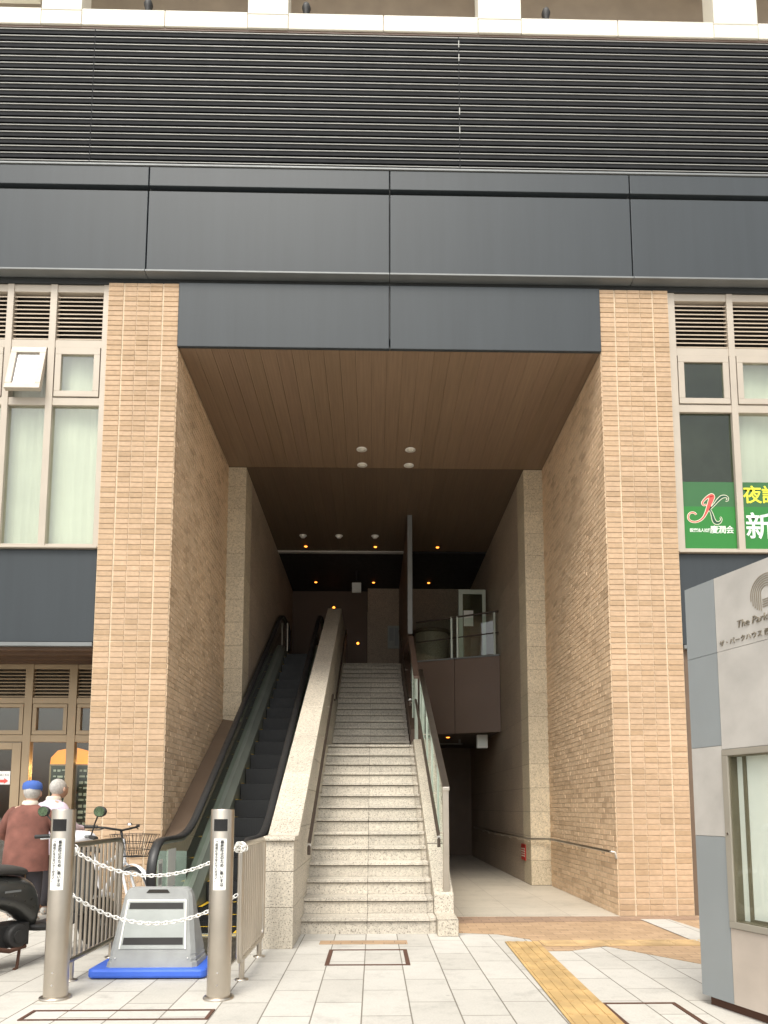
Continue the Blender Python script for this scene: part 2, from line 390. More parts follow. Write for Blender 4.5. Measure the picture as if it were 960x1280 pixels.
# ================================================================== SETTING: ground
def struct(name, mb, mat, **k): return tag(mb.build(name, mat, **k), kind='structure')
struct('pavement', MB().add([(-60, -60, 0), (60, -60, 0), (60, 60, 0), (-60, 60, 0)], [(0, 1, 2, 3)]), M['paver'])
YF = 8.46
def sheet(poly, z): return MB().prism(poly, 'z', z - .003, z)
struct('tan_paving', sheet([(.84, 7.42), (1.24, 7.33), (1.50, 7.05), (1.52, 6.49), (1.73, 6.49), (2.12, 6.70), (2.65, 5.95), (3.4, 5.3), (6, 4.9), (9, 4.9), (9, 8.75), (3.74, 8.75), (3.74, 8.40), (.84, 8.02)], .004), M['tan_paver'])
struct('brown_paving', sheet([(.84, 8.0), (3.74, 8.18), (3.74, 8.44), (.84, 8.44)], .008), M['brown_paver'])
struct('tan_strip', sheet([(-.50, 6.84), (.32, 6.84), (.32, 7.02), (-.50, 7.02)], .004), M['tan_paver'])
struct('white_stripe', sheet([(3.0, 8.2), (3.32, 8.2), (3.42, 6.85), (3.02, 6.85)], .012), M['paver'])
tm = MB()
def tactile(p, q, wd):
    p = Vector((*p, 0)); q = Vector((*q, 0)); d = (q - p).normalized(); n = Vector((-d.y, d.x, 0)); Lx = (q - p).length
    tm.prism([(p + n * wd / 2)[:2], (p - n * wd / 2)[:2], (q - n * wd / 2)[:2], (q + n * wd / 2)[:2]], 'z', .006, .011)
    nb = 4
    for i in range(int(Lx / .3)):
        a, b = p + d * (i * .3 + .012), p + d * (i * .3 + .288)
        for k in range(nb):
            o = n * ((k + .5) / nb - .5) * wd
            tm.prism([(a + o + n * .017)[:2], (a + o - n * .017)[:2], (b + o - n * .017)[:2], (b + o + n * .017)[:2]], 'z', .0105, .016)
tactile((1.27, 3.0), (1.39, 6.9), .31)
struct('tactile_paving', tm, M['tactile'])
tm = MB(); tactile((1.56, 6.82), (7.5, 6.82), .27)
struct('tactile_paving', tm, M['tactile_faded'])
struct('passage_floor', MB().prism([(.84, 8.44), (2.84, 8.44), (2.84, 11.7), (2.6, 11.7), (2.6, 20.6), (.84, 20.6)], 'z', -.02, .014), M['hall_floor'])

# ================================================================== BUILDING
B = thing('office_building', 'tan brick building with dark slate cladding over a tall stair passage', 'building', (0, YF, 0))
def brick(mb, mp, u0, u1, z0, z1, n, d=.008):
    c = .0025
    q = [mp(u0, z0, 0), mp(u1, z0, 0), mp(u1, z1, 0), mp(u0, z1, 0), mp(u0 + c, z0 + c, d), mp(u1 - c, z0 + c, d), mp(u1 - c, z1 - c, d), mp(u0 + c, z1 - c, d)]
    mb.add(q, [(4, 5, 6, 7), (0, 1, 5, 4), (1, 2, 6, 5), (2, 3, 7, 6), (3, 0, 4, 7)], 0)
CH = .0655
def front_face(mb, x0, x1, ytop, ztop):
    W = x1 - x0; cuts = [0, .19, .19, W - .195, W - .195, W]
    mp = lambda u, z, d: (x0 + u, YF - d, z)
    i = 0; z = .01
    while z < ztop - .03:
        if i in (3, 49, 104): z += .006
        h = CH - (.009 if i % 1 == 0 else 0)
        zt = min(z + h, ztop)
        dj = lambda: random.uniform(-.0015, .0015)
        brick(mb, mp, .004, .186, z, zt, 0, .008 + dj())
        mid0, mid1 = .200, W - .205
        nmid = 3; ww = (mid1 - mid0) / nmid
        for k in range(nmid): brick(mb, mp, mid0 + k * ww + .003, mid0 + (k + 1) * ww - .003, z, zt, 0, .008 + dj())
        brick(mb, mp, W - .190, W - .004, z, zt, 0, .008 + dj())
        z += CH; i += 1
def side_face(mb, x, sgn, y0, y1, ztop):
    mp = lambda u, z, d: (x + sgn * d, u, z)
    i = 0; z = .012
    while z < ztop - .03:
        zt = min(z + CH - .009, ztop); u = y0 + .002 - (0.105 if i % 2 else 0)
        while u < y1:
            a, b = max(u, y0 + .002), min(u + .201, y1 - .002)
            if b - a > .03: brick(mb, mp, a, b, z, zt, 0, .006 + random.uniform(-.002, .002))
            u += .21
        z += CH; i += 1
def pier(x0, x1, inner, sgn):
    mb = MB(); core = MB()
    front_face(mb, x0, x1, YF, 7.80)
    core.box(x0, x1, YF, 11.64, 0, 7.80)
    sd_ = MB(); side_face(sd_, inner, sgn, YF + .001, 11.64, 6.96)
    p = core.build('brick_pier', M['mortar'], B)
    mb.build('front_bricks', M['brick'], p, world=False) if False else None
    o = mb.build('front_bricks', M['brick'], p); s_ = sd_.build('passage_bricks', M['brick_side'], p)
    return p
pier(-3.33, -2.45, -2.45, 1)
pier(2.85, 3.73, 2.85, -1)
# granite pilasters where the brick ends
def pilaster(x0, x1):
    p = MB().box(x0 + .004, x1 - .004, 11.646, 12.2, 0, 6.95).build('granite_pilaster', M['joint'], B)
    b = MB(); z = .02
    while z < 6.9:
        b.box(x0, x1, 11.64, 12.2 - .003, z, min(z + .384, 6.95)); z += .388
    b.build('granite_blocks', M['granite_pil'], p, bevel=.003)
pilaster(-2.47, -2.15); pilaster(2.53, 2.87)
# hall walls behind the pilasters
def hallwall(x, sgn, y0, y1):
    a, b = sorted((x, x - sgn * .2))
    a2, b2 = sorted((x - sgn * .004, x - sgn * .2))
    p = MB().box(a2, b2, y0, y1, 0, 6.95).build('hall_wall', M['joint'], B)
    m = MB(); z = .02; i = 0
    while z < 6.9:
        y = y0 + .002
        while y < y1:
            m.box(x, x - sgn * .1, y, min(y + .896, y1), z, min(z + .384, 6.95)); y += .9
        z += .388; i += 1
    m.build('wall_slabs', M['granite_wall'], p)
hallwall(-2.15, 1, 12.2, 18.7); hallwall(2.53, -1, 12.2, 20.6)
# soffit of timber-look boards
sf = MB(); x = -2.44
while x < 2.84:
    sf.box(x, min(x + .1975, 2.845), YF + .025, 11.64, 6.957, 6.99); x += .2
sf.build('entrance_soffit', M['soffit'], B)
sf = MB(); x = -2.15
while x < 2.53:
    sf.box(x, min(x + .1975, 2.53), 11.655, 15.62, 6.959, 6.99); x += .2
sf.build('hall_ceiling', M['hall_boards_shaded'], B)
MB().box(-2.45, 2.85, 15.74, 20.7, 6.96, 7.0).box(-2.45, 2.85, YF, 20.7, 7.0, 7.1).build('dark_ceiling', M['charcoal_ceiling'], B)
MB().box(-2.15, .66, 15.62, 15.73, 6.93, 6.99).build('shutter_rail', M['hall_ceiling_trim'], B)
# back walls
MB().box(-2.15, -.17, 18.66, 18.9, 4.65, 6.955).build('back_wall', M['brown_panel'], B)
MB().box(-.16, 2.53, 18.4, 18.9, 4.2, 6.955).build('back_wall', M['granite_wall'], B)
MB().box(.84, 2.6, 20.6, 20.8, 0, 2.74).build('passage_end_wall', M['granite_wall'], B)
ed = MB().box(1.40, 1.88, 20.54, 20.6, .014, 2.12).box(1.885, 2.37, 20.54, 20.6, .014, 2.12).build('steel_door', M['steel_door'], B, bevel=.004)
MB().box(2.41, 2.48, 20.58, 20.6, 1.0, 1.75).build('door_notice', M['label_white'], ed)
# upper landing slab and the angled mezzanine front
MB().box(-2.15, .84, 16.85, 18.66, 4.4, 4.648).build('upper_floor', M['hall_floor'], B)
MB().box(-2.15, 2.53, 18.66, 18.9, 0, 4.2).build('under_wall', M['brown_post'], B)
mz = MB().prism([(.86, 14.88), (2.53, 14.16), (2.53, 18.4), (.86, 18.4)], 'z', 2.76, 4.28).build('mezzanine', M['joint'], B)
def mzp(t): return Vector((.86 + 1.67 * t, 14.88 - .72 * t))
nn = Vector((-.72, -1.67)).normalized() * .03
for a, b in ((0, .478), (.483, 1)):
    p, q = mzp(a), mzp(b)
    MB().prism([tuple(p + nn), tuple(q + nn), tuple(q), tuple(p)], 'z', 2.74, 4.27).build('fascia_panel', M['brown_panel'], mz, bevel=.003)
p, q = mzp(0), mzp(1)
MB().prism([tuple(p + nn * 1.4), tuple(q + nn * 1.4), tuple(q - nn), tuple(p - nn)], 'z', 4.275, 4.30).build('fascia_cap', M['edge_alu'], mz)
# partition wall beside the upper flight
MB().box(.66, .74, 13.63, 18.4, 4.58, 6.957).build('partition_wall', M['brown_panel'], B)
MB().box(.655, .745, 13.60, 13.63, 4.58, 6.957).build('partition_edge', M['edge_alu'], B)
# ---- slate cladding above the opening
lin = MB().box(-2.45, .182, YF - .03, YF + .02, 6.95, 7.80).box(.198, 2.85, YF - .03, YF + .02, 6.95, 7.80)
lin.build('lintel_panel', M['slate'], B, bevel=.006)
MB().box(.181, .199, YF, YF + .021, 6.96, 7.79).build('lintel_joint', M['slate_dark'], B)
JX = [-9.0, -5.93, -2.86, .19, 3.27, 6.35, 9.4]
bandlo, bandhi, ledge = MB(), MB(), MB()
for a, b in zip(JX[:-1], JX[1:]):
    bandlo.box(a + .007, b - .007, YF - .07, YF + .3, 7.915, 9.01); bandhi.box(a + .007, b - .007, YF - .07, YF + .3, 9.085, 9.345)
    ledge.box(a + .004, b - .004, YF - .11, YF + .3, 7.888, 7.912)
bandlo.build('cladding_band', M['slate'], B, bevel=.006); bandhi.build('cladding_strip', M['slate'], B, bevel=.006)
ledge.build('drip_ledge', M['edge_alu'], B, bevel=.004)
MB().box(-9, 9.4, YF + .02, YF + .3, 7.80, 7.876).box(-9, 9.4, YF + .0, YF + .3, 7.913, 9.344).build('cladding_back', M['slate_dark'], B)
MB().box(-9, 9.4, YF - .08, YF + .3, 9.357, 9.383).build('louver_sill', M['edge_alu'], B, bevel=.003)
# big louver screen
lv = MB(); cuts = [-9, -3.65, 1.1, 6.4, 9.4]
NS = 20; dz = (11.37 - 9.40) / NS
for a, b in zip(cuts[:-1], cuts[1:]):
    for i in range(NS):
        z = 9.42 + i * dz
        lv.add([(a + .006, YF + .0, z), (b - .006, YF + .0, z), (b - .006, YF + .16, z + .085), (a + .006, YF + .16, z + .085),
                (a + .006, YF + .0, z + .05), (b - .006, YF + .0, z + .05)], [(0, 1, 2, 3), (4, 5, 2, 3), (0, 1, 5, 4)], 0)
        lv.box(a + .006, b - .006, YF - .010, YF - .001, z + .050, z + .059, 1)
ls = lv.build('louver_screen', [M['louver'], M['louver_edge']], B)
MB().box(-9, 9.4, YF + .2, YF + .3, 9.386, 11.37).build('louver_back', M['void'], ls)
for c in cuts[1:-1]: MB().box(c - .006, c + .006, YF - .006, YF + .19, 9.386, 11.37).build('louver_joint', M['louver'], ls)
for z in (11.2, 11.0, 10.22, 9.95): MB().box(1.095, 1.107, YF - .016, YF - .007, z, z + .1).build('joint_clip', M['louver_edge'], ls)
# white storey above
COLS = ((-6.9, -6.3), (-4.35, -3.83), (-1.67, -1.14), (1.36, 1.93), (4.5, 5.09), (7.4, 7.95))
edges = [-9.0] + [e for c in COLS for e in c] + [9.4]
for a, b in zip(edges[::2], edges[1::2]):
    m_ = (a + b) / 2
    for p_, q_ in ((a, m_), (m_, b)): bal = MB().box(p_ + .004, q_ - .004, YF - .03, YF + .25, 11.40, 11.635).build('balcony_panel', M['white_panel'], B, bevel=.008)
MB().box(-9, 9.4, YF - .01, YF + .25, 11.37, 11.40).build('band_underside', M['brown_panel'], B)
MB().box(-9, 9.4, YF - .02, YF + 1.7, 11.42, 11.61).build('balcony_slab', M['recess'], B)
for a, b in COLS:
    q = MB().box(a, b, YF - .034, YF + .25, 11.40, 11.60).box(a, b, YF - .034, YF + .25, 11.606, 14.2).build('balcony_column', M['white_panel'], B, bevel=.008)
MB().box(-9, 9.4, YF + 1.5, YF + 1.7, 11.6, 14.2).build('balcony_back', M['recess'], B)
MB().box(-9, 9.4, YF - .1, YF + 1.7, 14.2, 14.6).build('roof_slab', M['white_panel'], B)
for x0 in (-4.9,):
    wq = MB().box(-5.35, -4.42, YF + .02, YF + .08, 11.82, 11.92).build('balcony_window', M['white_panel'], B)
    MB().box(-5.25, -4.45, YF + .03, YF + .05, 11.92, 13.4).build('pane', M['glass_dark'], wq)
for x, y in ((-3.02, YF + .5), (-.92, YF + .5), (2.3, YF + .5)):
    MB().lathe([(.0001, 11.96), (.045, 11.94), (.06, 11.89), (.045, 11.84), (.02, 11.60)], 14, 0, (x, y - .38, 0)).build('balcony_drain', M['black'], B)
# ---- upper windows either side
def window_bank(name, x_edges, bays, dark_bays, blind_bays):
    f = MB(); zb, zt = 4.36, 7.80
    xa, xb = x_edges
    Y0, Y1 = YF + .03, YF + .14
    for x0, x1 in bays['mull']: f.box(x0, x1, Y0, Y1, zb, zt)
    for z0, z1 in ((4.36, 4.43), (6.20, 6.30), (6.955, 7.06), (7.70, 7.80)):
        f.box(xa, xb, Y0 + .012, Y1 - .012, z0, z1)
    f.box(xa, xb, Y0 - .05, Y0 + .02, 4.36, 4.385)
    win = f.build('window', M['frame'], B, bevel=.004)
    for i, (x0, x1) in enumerate(bays['bay']):
        lvr = MB()
        for k in range(11):
            z = 7.075 + k * .056
            lvr.add([(x0, Y0 + .03, z), (x1, Y0 + .03, z), (x1, Y0 + .09, z + .045), (x0, Y0 + .09, z + .045), (x0, Y0 + .03, z + .016), (x1, Y0 + .03, z + .016)], [(0, 1, 2, 3), (4, 5, 2, 3), (0, 1, 5, 4)], 0)
        lv_ = lvr.build('vent_louver', M['blade'], win)
        MB().box(x0, x1, Y0 + .10, Y0 + .108, 7.06, 7.70).build('vent_back', M['void'], lv_)
        # casement sash
        op = i in bays.get('open', ())
        sx0, sx1 = x0 + .012, x1 - .012
        sm_ = MB()
        sm_.box(sx0, sx1, -.03, .03, -.085, 0).box(sx0, sx1, -.03, .03, -.64, -.565).box(sx0, sx0 + .075, -.03, .03, -.565, -.085).box(sx1 - .075, sx1, -.03, .03, -.565, -.085)
        g = MB().box(sx0 + .075, sx1 - .075, -.006, .006, -.565, -.085)
        T = Matrix.Translation((0, Y0 + .03, 6.95)) @ Matrix.Rotation(R(-bays['ang'] if op else 0), 4, 'X')
        sa = sm_.xf(T).build('sash', M['frame'], win, bevel=.004)
        mt = M['glass_dark'] if i in dark_bays else M['glass']
        if op: mt = M['glass_mirror']
        g.xf(T).build('sash_pane', mt, win)
        if op: MB().tube([(sx1 - .03, Y0 + .05, 6.72), (sx1 - .03, Y0 - .07, 6.50)], .008, 6).build('stay_arm', M['edge_alu'], win)
        MB().box(x0, x1, Y0 + .05, Y0 + .058, 4.43, 6.20).build('pane', M['glass_dark'] if i in dark_bays else M['glass'], win)
        if i in blind_bays:
            cu = MB(); nc = 28; vs_ = []
            for q_ in range(nc + 1):
                xx = x0 - .03 + (x1 - x0 + .06) * q_ / nc; yy = Y0 + .15 + .004 * math.sin(q_ * 1.35 + i * 2.1) + .008 * math.sin(q_ * .4 + i)
                vs_ += [(xx, yy, 4.38), (xx, yy + .012, 5.7), (xx, yy, 7.03)]
            cu.add(vs_, [(q_ * 3 + j, q_ * 3 + 3 + j, q_ * 3 + 4 + j, q_ * 3 + 1 + j) for q_ in range(nc) for j in (0, 1)], 0, True); cu.build('curtain', M['blind'], win)
    rm = MB()
    rm.add([(xa, Y1 + .01, 3.3), (xb, Y1 + .01, 3.3), (xb, 11.4, 3.3), (xa, 11.4, 3.3), (xa, Y1 + .01, 7.8), (xb, Y1 + .01, 7.8), (xb, 11.4, 7.8), (xa, 11.4, 7.8)],
           [(0, 1, 2, 3), (4, 5, 6, 7), (2, 3, 7, 6), (1, 2, 6, 5), (0, 3, 7, 4)])
    rm.build('room_shell', M['room'], B)
    return win
Lm = [(-3.405, -3.335), (-4.065, -3.98), (-4.60, -4.52), (-5.14, -5.06), (-5.68, -5.60), (-6.22, -6.14), (-6.9, -6.7)]
Lb = [(Lm[i + 1][1], Lm[i][0]) for i in range(6)]
lw = window_bank('L', (-6.9, -3.335), {'mull': Lm, 'bay': Lb, 'open': (1,), 'ang': 13}, (), range(6))
Rm = [(3.735, 3.83), (4.50, 4.58), (5.25, 5.33), (6.0, 6.08), (6.75, 6.9)]
Rb = [(Rm[i][1], Rm[i + 1][0]) for i in range(4)]
rw = window_bank('R', (3.735, 6.9), {'mull': Rm, 'bay': Rb, 'open': (), 'ang': 0}, (0,), (1, 2, 3))
MB().box(3.84, 4.13, YF + .5, YF + .55, 5.33, 5.41).build('ceiling_tube', M['fluor'], rw)
MB().box(3.75, 4.1, 9.6, 10.2, 3.4, 5.75).box(4.15, 4.6, 10.4, 10.9, 3.4, 6.4).build('shelf_unit', M['frame_shop'], rw)
for lx, ly in ((4.15, 9.4), (4.3, 10.6), (5.6, 9.8)): MB().box(lx - .3, lx + .3, ly - .08, ly + .08, 7.70, 7.76).build('room_lamp', M['room_lamp'], rw)
# spandrels
for a, b, j in ((-6.9, -3.34, (-4.62,)), (3.74, 6.9, (5.3,))):
    m = MB(); xs_ = [a, *j, b]
    for p_, q_ in zip(xs_[:-1], xs_[1:]): m.box(p_ + .004, q_ - .004, YF + .03, YF + .2, 3.22, 4.355)
    sp = m.build('spandrel_panel', M['slate'], B, bevel=.005)
    MB().box(a, b, YF - .02, YF + .2, 3.16, 3.205).build('spandrel_ledge', M['edge_alu'], sp)
    MB().box(a, b, YF + .06, YF + .22, 3.2, 4.36).build('spandrel_back', M['slate_dark'], sp)
# left shop front, set back under the spandrel
SY = 9.4
sfm = MB().box(-6.9, -3.33, YF + .05, SY + .1, 3.12, 3.158)
for yy in (8.62, 8.9, 9.15): sfm.box(-6.9, -3.33, yy, yy + .05, 3.09, 3.12)
sfm.build('shop_soffit', M['shop_dark'], B)
shop = MB()
SMs = [(-3.42, -3.33), (-3.975, -3.87), (-4.54, -4.44), (-5.2, -5.1), (-6.9, -6.7)]
for a, b in SMs: shop.box(a, b, SY - .04, SY + .06, 0, 3.12)
for z0, z1 in ((2.1, 2.19), (2.60, 2.68), (3.06, 3.12)): shop.box(-6.9, -3.33, SY - .03, SY + .05, z0, z1)
shop = shop.build('shop_front', M['frame_shop'], B, bevel=.004)
for (b, _), (_, a) in zip(SMs[:-1], SMs[1:]):
    l_ = MB()
    for k in range(8):
        z = 2.69 + k * .046
        l_.add([(a, SY - .01, z), (b, SY - .01, z), (b, SY + .04, z + .036), (a, SY + .04, z + .036), (a, SY - .01, z + .013), (b, SY - .01, z + .013)], [(0, 1, 2, 3), (4, 5, 2, 3), (0, 1, 5, 4)], 0)
    l_.build('vent_louver', M['frame_shop'], shop)
    MB().box(a, b, SY + .045, SY + .05, 2.68, 3.06).build('vent_back', M['void'], shop)
    t_ = MB().box(a + .01, b - .01, SY - .035, SY + .03, 2.195, 2.25).box(a + .01, b - .01, SY - .035, SY + .03, 2.55, 2.595).box(a + .01, a + .06, SY - .035, SY + .03, 2.25, 2.55).box(b - .06, b - .01, SY - .035, SY + .03, 2.25, 2.55)
    t_.build('transom_sash', M['frame_shop'], shop, bevel=.003)
    MB().box(a + .06, b - .06, SY, SY + .006, 2.25, 2.55).build('transom_pane', M['glass'], shop)
    MB().box(a, b, SY, SY + .006, .05, 2.1).build('pane', M['glass'], shop)
dr = MB().box(-4.66, -4.545, SY - .05, SY + .02, .02, 2.09).box(-5.10, -5.0, SY - .05, SY + .02, .02, 2.09).box(-5.0, -4.66, SY - .05, SY + .02, 2.0, 2.09).box(-5.0, -4.66, SY - .05, SY + .02, .02, .2)
dr.build('door', M['frame_shop'], shop, bevel=.004)
sgn = MB().box(-4.86, -4.66, SY - .06, SY - .052, 1.55, 1.72).build('door_sign', M['label_white'], shop)
MB().prism([(-4.83, 1.575), (-4.73, 1.575), (-4.73, 1.56), (-4.68, 1.595), (-4.73, 1.63), (-4.73, 1.61), (-4.83, 1.61)], 'y', SY - .066, SY - .062).build('arrow', M['red_film'], sgn)
text('lettering', '入口はこちら', .03, M['ink'], sgn, facing((-4.85, SY - .0625, 1.66)))
ir = MB().add([(-6.9, SY + .1, 0), (-3.34, SY + .1, 0), (-3.34, 12.4, 0), (-6.9, 12.4, 0), (-6.9, SY + .1, 3.1), (-3.34, SY + .1, 3.1), (-3.34, 12.4, 3.1), (-6.9, 12.4, 3.1)],
              [(0, 1, 2, 3), (4, 5, 6, 7), (2, 3, 7, 6), (1, 2, 6, 5), (0, 3, 7, 4)])
ir.build('shop_interior', M['shop_dark'], B)
# right ground floor: brown post, dark shop glass
MB().box(3.735, 3.87, YF + .05, YF + .25, 0, 3.16).build('corner_post', M['brown_post'], B)
q = MB().box(3.87, 6.9, YF + .5, YF + .51, 0, 3.16).build('shop_glazing', M['glass_dark'], B)
MB().box(3.9, 6.9, 10.9, 11.0, 0, 3.16).box(3.87, 6.9, YF + .3, 11, 3.1, 3.16).build('room_shell', M['shop_dark'], B)
# outer body of the building: closes the rooms to the sky
MB().box(-9, -6.9, YF + .1, YF + .3, 0, 7.9).box(6.9, 9.4, YF + .1, YF + .3, 0, 7.9).build('side_wall', M['mortar'], B)
MB().box(-9, 9.4, 21, 21.3, 0, 14.2).box(-9.2, -9, YF + .1, 21.3, 0, 14.2).box(9.4, 9.6, YF + .1, 21.3, 0, 14.2).build('rear_wall', M['mortar'], B)
MB().box(-9, 9.4, YF + .31, 21, 7.86, 7.95).build('storey_slab', M['slate_dark'], B)

# ================================================================== STAIRCASE
ST = thing('staircase', 'wide speckled granite staircase rising into the dark hall', 'staircase', (0, 7.36, 0))
def flight(y0, z0, n, x0, x1, name):
    tr = MB(); rs = MB(); jn = MB(); g = .306; r = .16
    xm = (x0 + x1) / 2 - .015; xs_ = x1 - .066
    for i in range(n):
        y = y0 + i * g; zt = z0 + (i + 1) * r; zb = zt - r
        for a, b in ((x0, xm - .002), (xm + .002, xs_ - .003)):
            tr.box(a, b, y, y + g + .02, zt - .034, zt)
            rs.box(a, b, y + .024, y + .06, zb + .0005, zt - .044)  # gap below the tread bares the dark core, standing in for the nosing's shadow
        tr.box(xs_, x1, y + .03, y + g + .03, zt - .034, zt + .001); rs.box(xs_, x1, y + .045, y + .08, zb + .0005, zt - .0345)
        jn.box(x0 + .001, x1 - .001, y + .05, y + g + .06, zb - .12, zt - .036)
    c = jn.build(name, M['joint'], ST)
    tr.build('tread', M['granite_step'], c, bevel=.004); rs.build('riser', M['granite_step'], c)
    return c
flight(7.36, 0, 14, -.722, .63, 'lower_flight')
MB().box(-.722, .63, 11.36 + .29, 12.52, 2.1, 2.239).build('landing', M['granite_step'], ST)
flight(12.5, 2.24, 15, -.722, .63, 'upper_flight')
# sloping cheek on the right
def nos(y): return .16 + (y - 7.36) * .523
ck = MB().prism([(7.22, 0), (7.22, .165), (7.62, .175), (7.66, .36), (11.36, 2.33), (12.4, 2.33), (12.4, 0)], 'x', .634, .84)
ck = ck.build('stair_cheek', M['granite'], ST, bevel=.008)
cj = MB()
for y in (8.55, 9.45, 10.35): cj.prism([(y, nos(y) + .0455), (y + .005, nos(y) + .048), (y + .005, nos(y) + .06), (y, nos(y) + .06)], 'x', .632, .842)
cj.box(.632, .842, 7.218, 7.24, .160, .163)
cj.build('cheek_joint', M['joint'], ck)
pu = MB().prism([(12.41, 0), (12.41, 2.60), (16.8, 4.95), (18.4, 4.95), (18.4, 0)], 'x', .645, .84)
pu.build('upper_cheek', M['brown_panel'], ST, bevel=.006)
# granite parapet between stair and escalator
PA = thing('granite_parapet', 'sloping speckled granite parapet between escalator and staircase', 'parapet', (-.855, 6.63, 0))
core = MB().prism([(6.64, .01), (6.64, .985), (6.93, .985), (15.35, 5.55), (18.6, 5.55), (18.6, 0)], 'x', -.986, -.728).build('core', M['joint'], PA)
pb = MB()
for z0, z1 in ((0, .36), (.364, .68), (.684, .955)): pb.box(-.99, -.722, 6.63, 6.9, z0, z1)
sl = (5.55 - .985) / (15.35 - 6.93)
def ptop(y): return 1.0 if y <= 6.93 else min(1.0 + (y - 6.93) * sl, 5.565)
pb.prism([(6.60, .96), (6.60, .985), (6.64, 1.0), (6.93, 1.0), (7.2, ptop(7.2)), (7.2, ptop(7.2) - .05), (6.94, .96)], 'x', -1.0, -.71)
y = 7.204
while y < 15.4:
    e = min(y + .93, 15.35)
    pb.prism([(y, ptop(y) - .06), (y, ptop(y)), (e - .004, ptop(e - .004)), (e - .004, ptop(e) - .06)], 'x', -1.0, -.71)
    y += .93
pb.box(-1.0, -.71, 15.36, 18.6, 5.5, 5.565)
y = 6.904; k = 0
while y < 18.5:
    e = min(y + .93, 18.6); zt = lambda q: ptop(q) - .064
    levels = [0, .36, .68] + [.68 + .39 * i for i in range(1, 14)]
    for a, b in zip(levels[:-1], levels[1:]):
        # each course clipped against the sloping top
        ya, yb = y, e - .004
        if zt(yb) <= a: continue
        if zt(ya) >= b - .004: poly = [(ya, a), (ya, b - .004), (yb, b - .004), (yb, a)]
        else:
            poly = [(max(ya, ya + (a - zt(ya)) / sl) if zt(ya) < a else ya, a)]
            if zt(ya) > a: poly.append((ya, zt(ya)))
            if zt(yb) > b - .004:
                yc = ya + (b - .004 - zt(ya)) / sl; poly += [(yc, b - .004), (yb, b - .004)]
            else: poly.append((yb, zt(yb)))
            poly.append((yb, a))
        pb.prism(poly, 'x', -.98, -.722)
    y += .93; k += 1
pb.build('granite_blocks', M['granite'], core, bevel=.004)

# ================================================================== ESCALATOR
ES = thing('escalator', 'narrow dark escalator with glass sides beside the brick wall', 'escalator', (-1.55, 7.3, 0))
def ramp_prof(y, y0, slope, z0, z1, rad=.35):
    y1 = y0 + (z1 - z0) / slope
    def sp(t):   # smoothed ramp
        if t < -rad: return 0
        if t > rad: return t
        return (t + rad) ** 2 / (4 * rad)
    return z0 + slope * (sp(y - y0) - sp(y - y1))
def zn(y): return ramp_prof(y, 7.9, .6, 0.012, 4.66)
def zh(y): return ramp_prof(y, 8.12, .6, .95, 5.57, .4)
XL, XR = -2.06, -1.21
# steps
sp_ = thing  # alias kept simple
sy0 = 7.34
idx = 0
stepm = None
y = 7.34
ys = []
while y < 16.3: ys.append(y); y += .40
for i, y in enumerate(ys):
    z = zn(y + .2) if y < 8.0 else zn(y)
    zprev = zn(ys[i - 1]) if i else 0
    m = MB(); x0, x1 = -1.93, -1.345
    m.box(x0, x1, y, y + .405, z - .02, z, 0)
    nr = 26
    for k in range(nr):                                  # cleats on tread and riser
        a = x0 + (x1 - x0) * (k + .2) / nr; b = x0 + (x1 - x0) * (k + .8) / nr
        m.box(a, b, y + .004, y + .40, z, z + .008, 0)
        m.box(a, b, y - .004, y + .002, z - .235, z - .002, 0)
    m.box(x0, x1, y + .001, y + .03, z - .26, z - .02, 0)
    m.box(x0 + .002, x0 + .045, y - .003, y + .40, z + .0085, z + .011, 1); m.box(x1 - .045, x1 - .002, y - .003, y + .40, z + .0085, z + .011, 1)
    if i < 3: m.box(x0, x1, y + .385, y + .40, z + .0085, z + .0115, 1)
    m.build('step', [M['esc_dark'], M['yellow']], ES)
MB().box(-1.95, -1.33, 7.22, 7.335, .004, .02, 0).box(-1.95, -1.33, 7.225, 7.24, .02, .023, 1).build('comb_plate', [M['esc_skirt'], M['yellow']], ES)
fl = MB().box(-2.02, -1.14, 5.75, 7.22, .001, .010)
for k in range(34): fl.box(-2.02 + k * .026, -2.02 + k * .026 + .013, 5.77, 7.2, .010, .014)
fl.build('floor_plate', M['steel_y'], ES)
MB().box(-1.95, -1.22, 16.6, 18.6, 4.5, 4.64).build('floor_plate', M['steel_y'], ES)
def yz_band(x, w_, top, bot, y0, y1, n=60):
    m = MB(); pts = [y0 + (y1 - y0) * i / n for i in range(n + 1)]
    poly = [(p, top(p)) for p in pts] + [(p, bot(p)) for p in reversed(pts)]
    # strip of quads keeps the outline exact
    for a, b in zip(pts[:-1], pts[1:]):
        v = [(x - w_, a, bot(a)), (x - w_, b, bot(b)), (x - w_, b, top(b)), (x - w_, a, top(a)), (x + w_, a, bot(a)), (x + w_, b, bot(b)), (x + w_, b, top(b)), (x + w_, a, top(a))]
        m.add(v, [(0, 1, 2, 3), (4, 5, 6, 7), (2, 3, 7, 6), (0, 1, 5, 4)], 0)
    return m
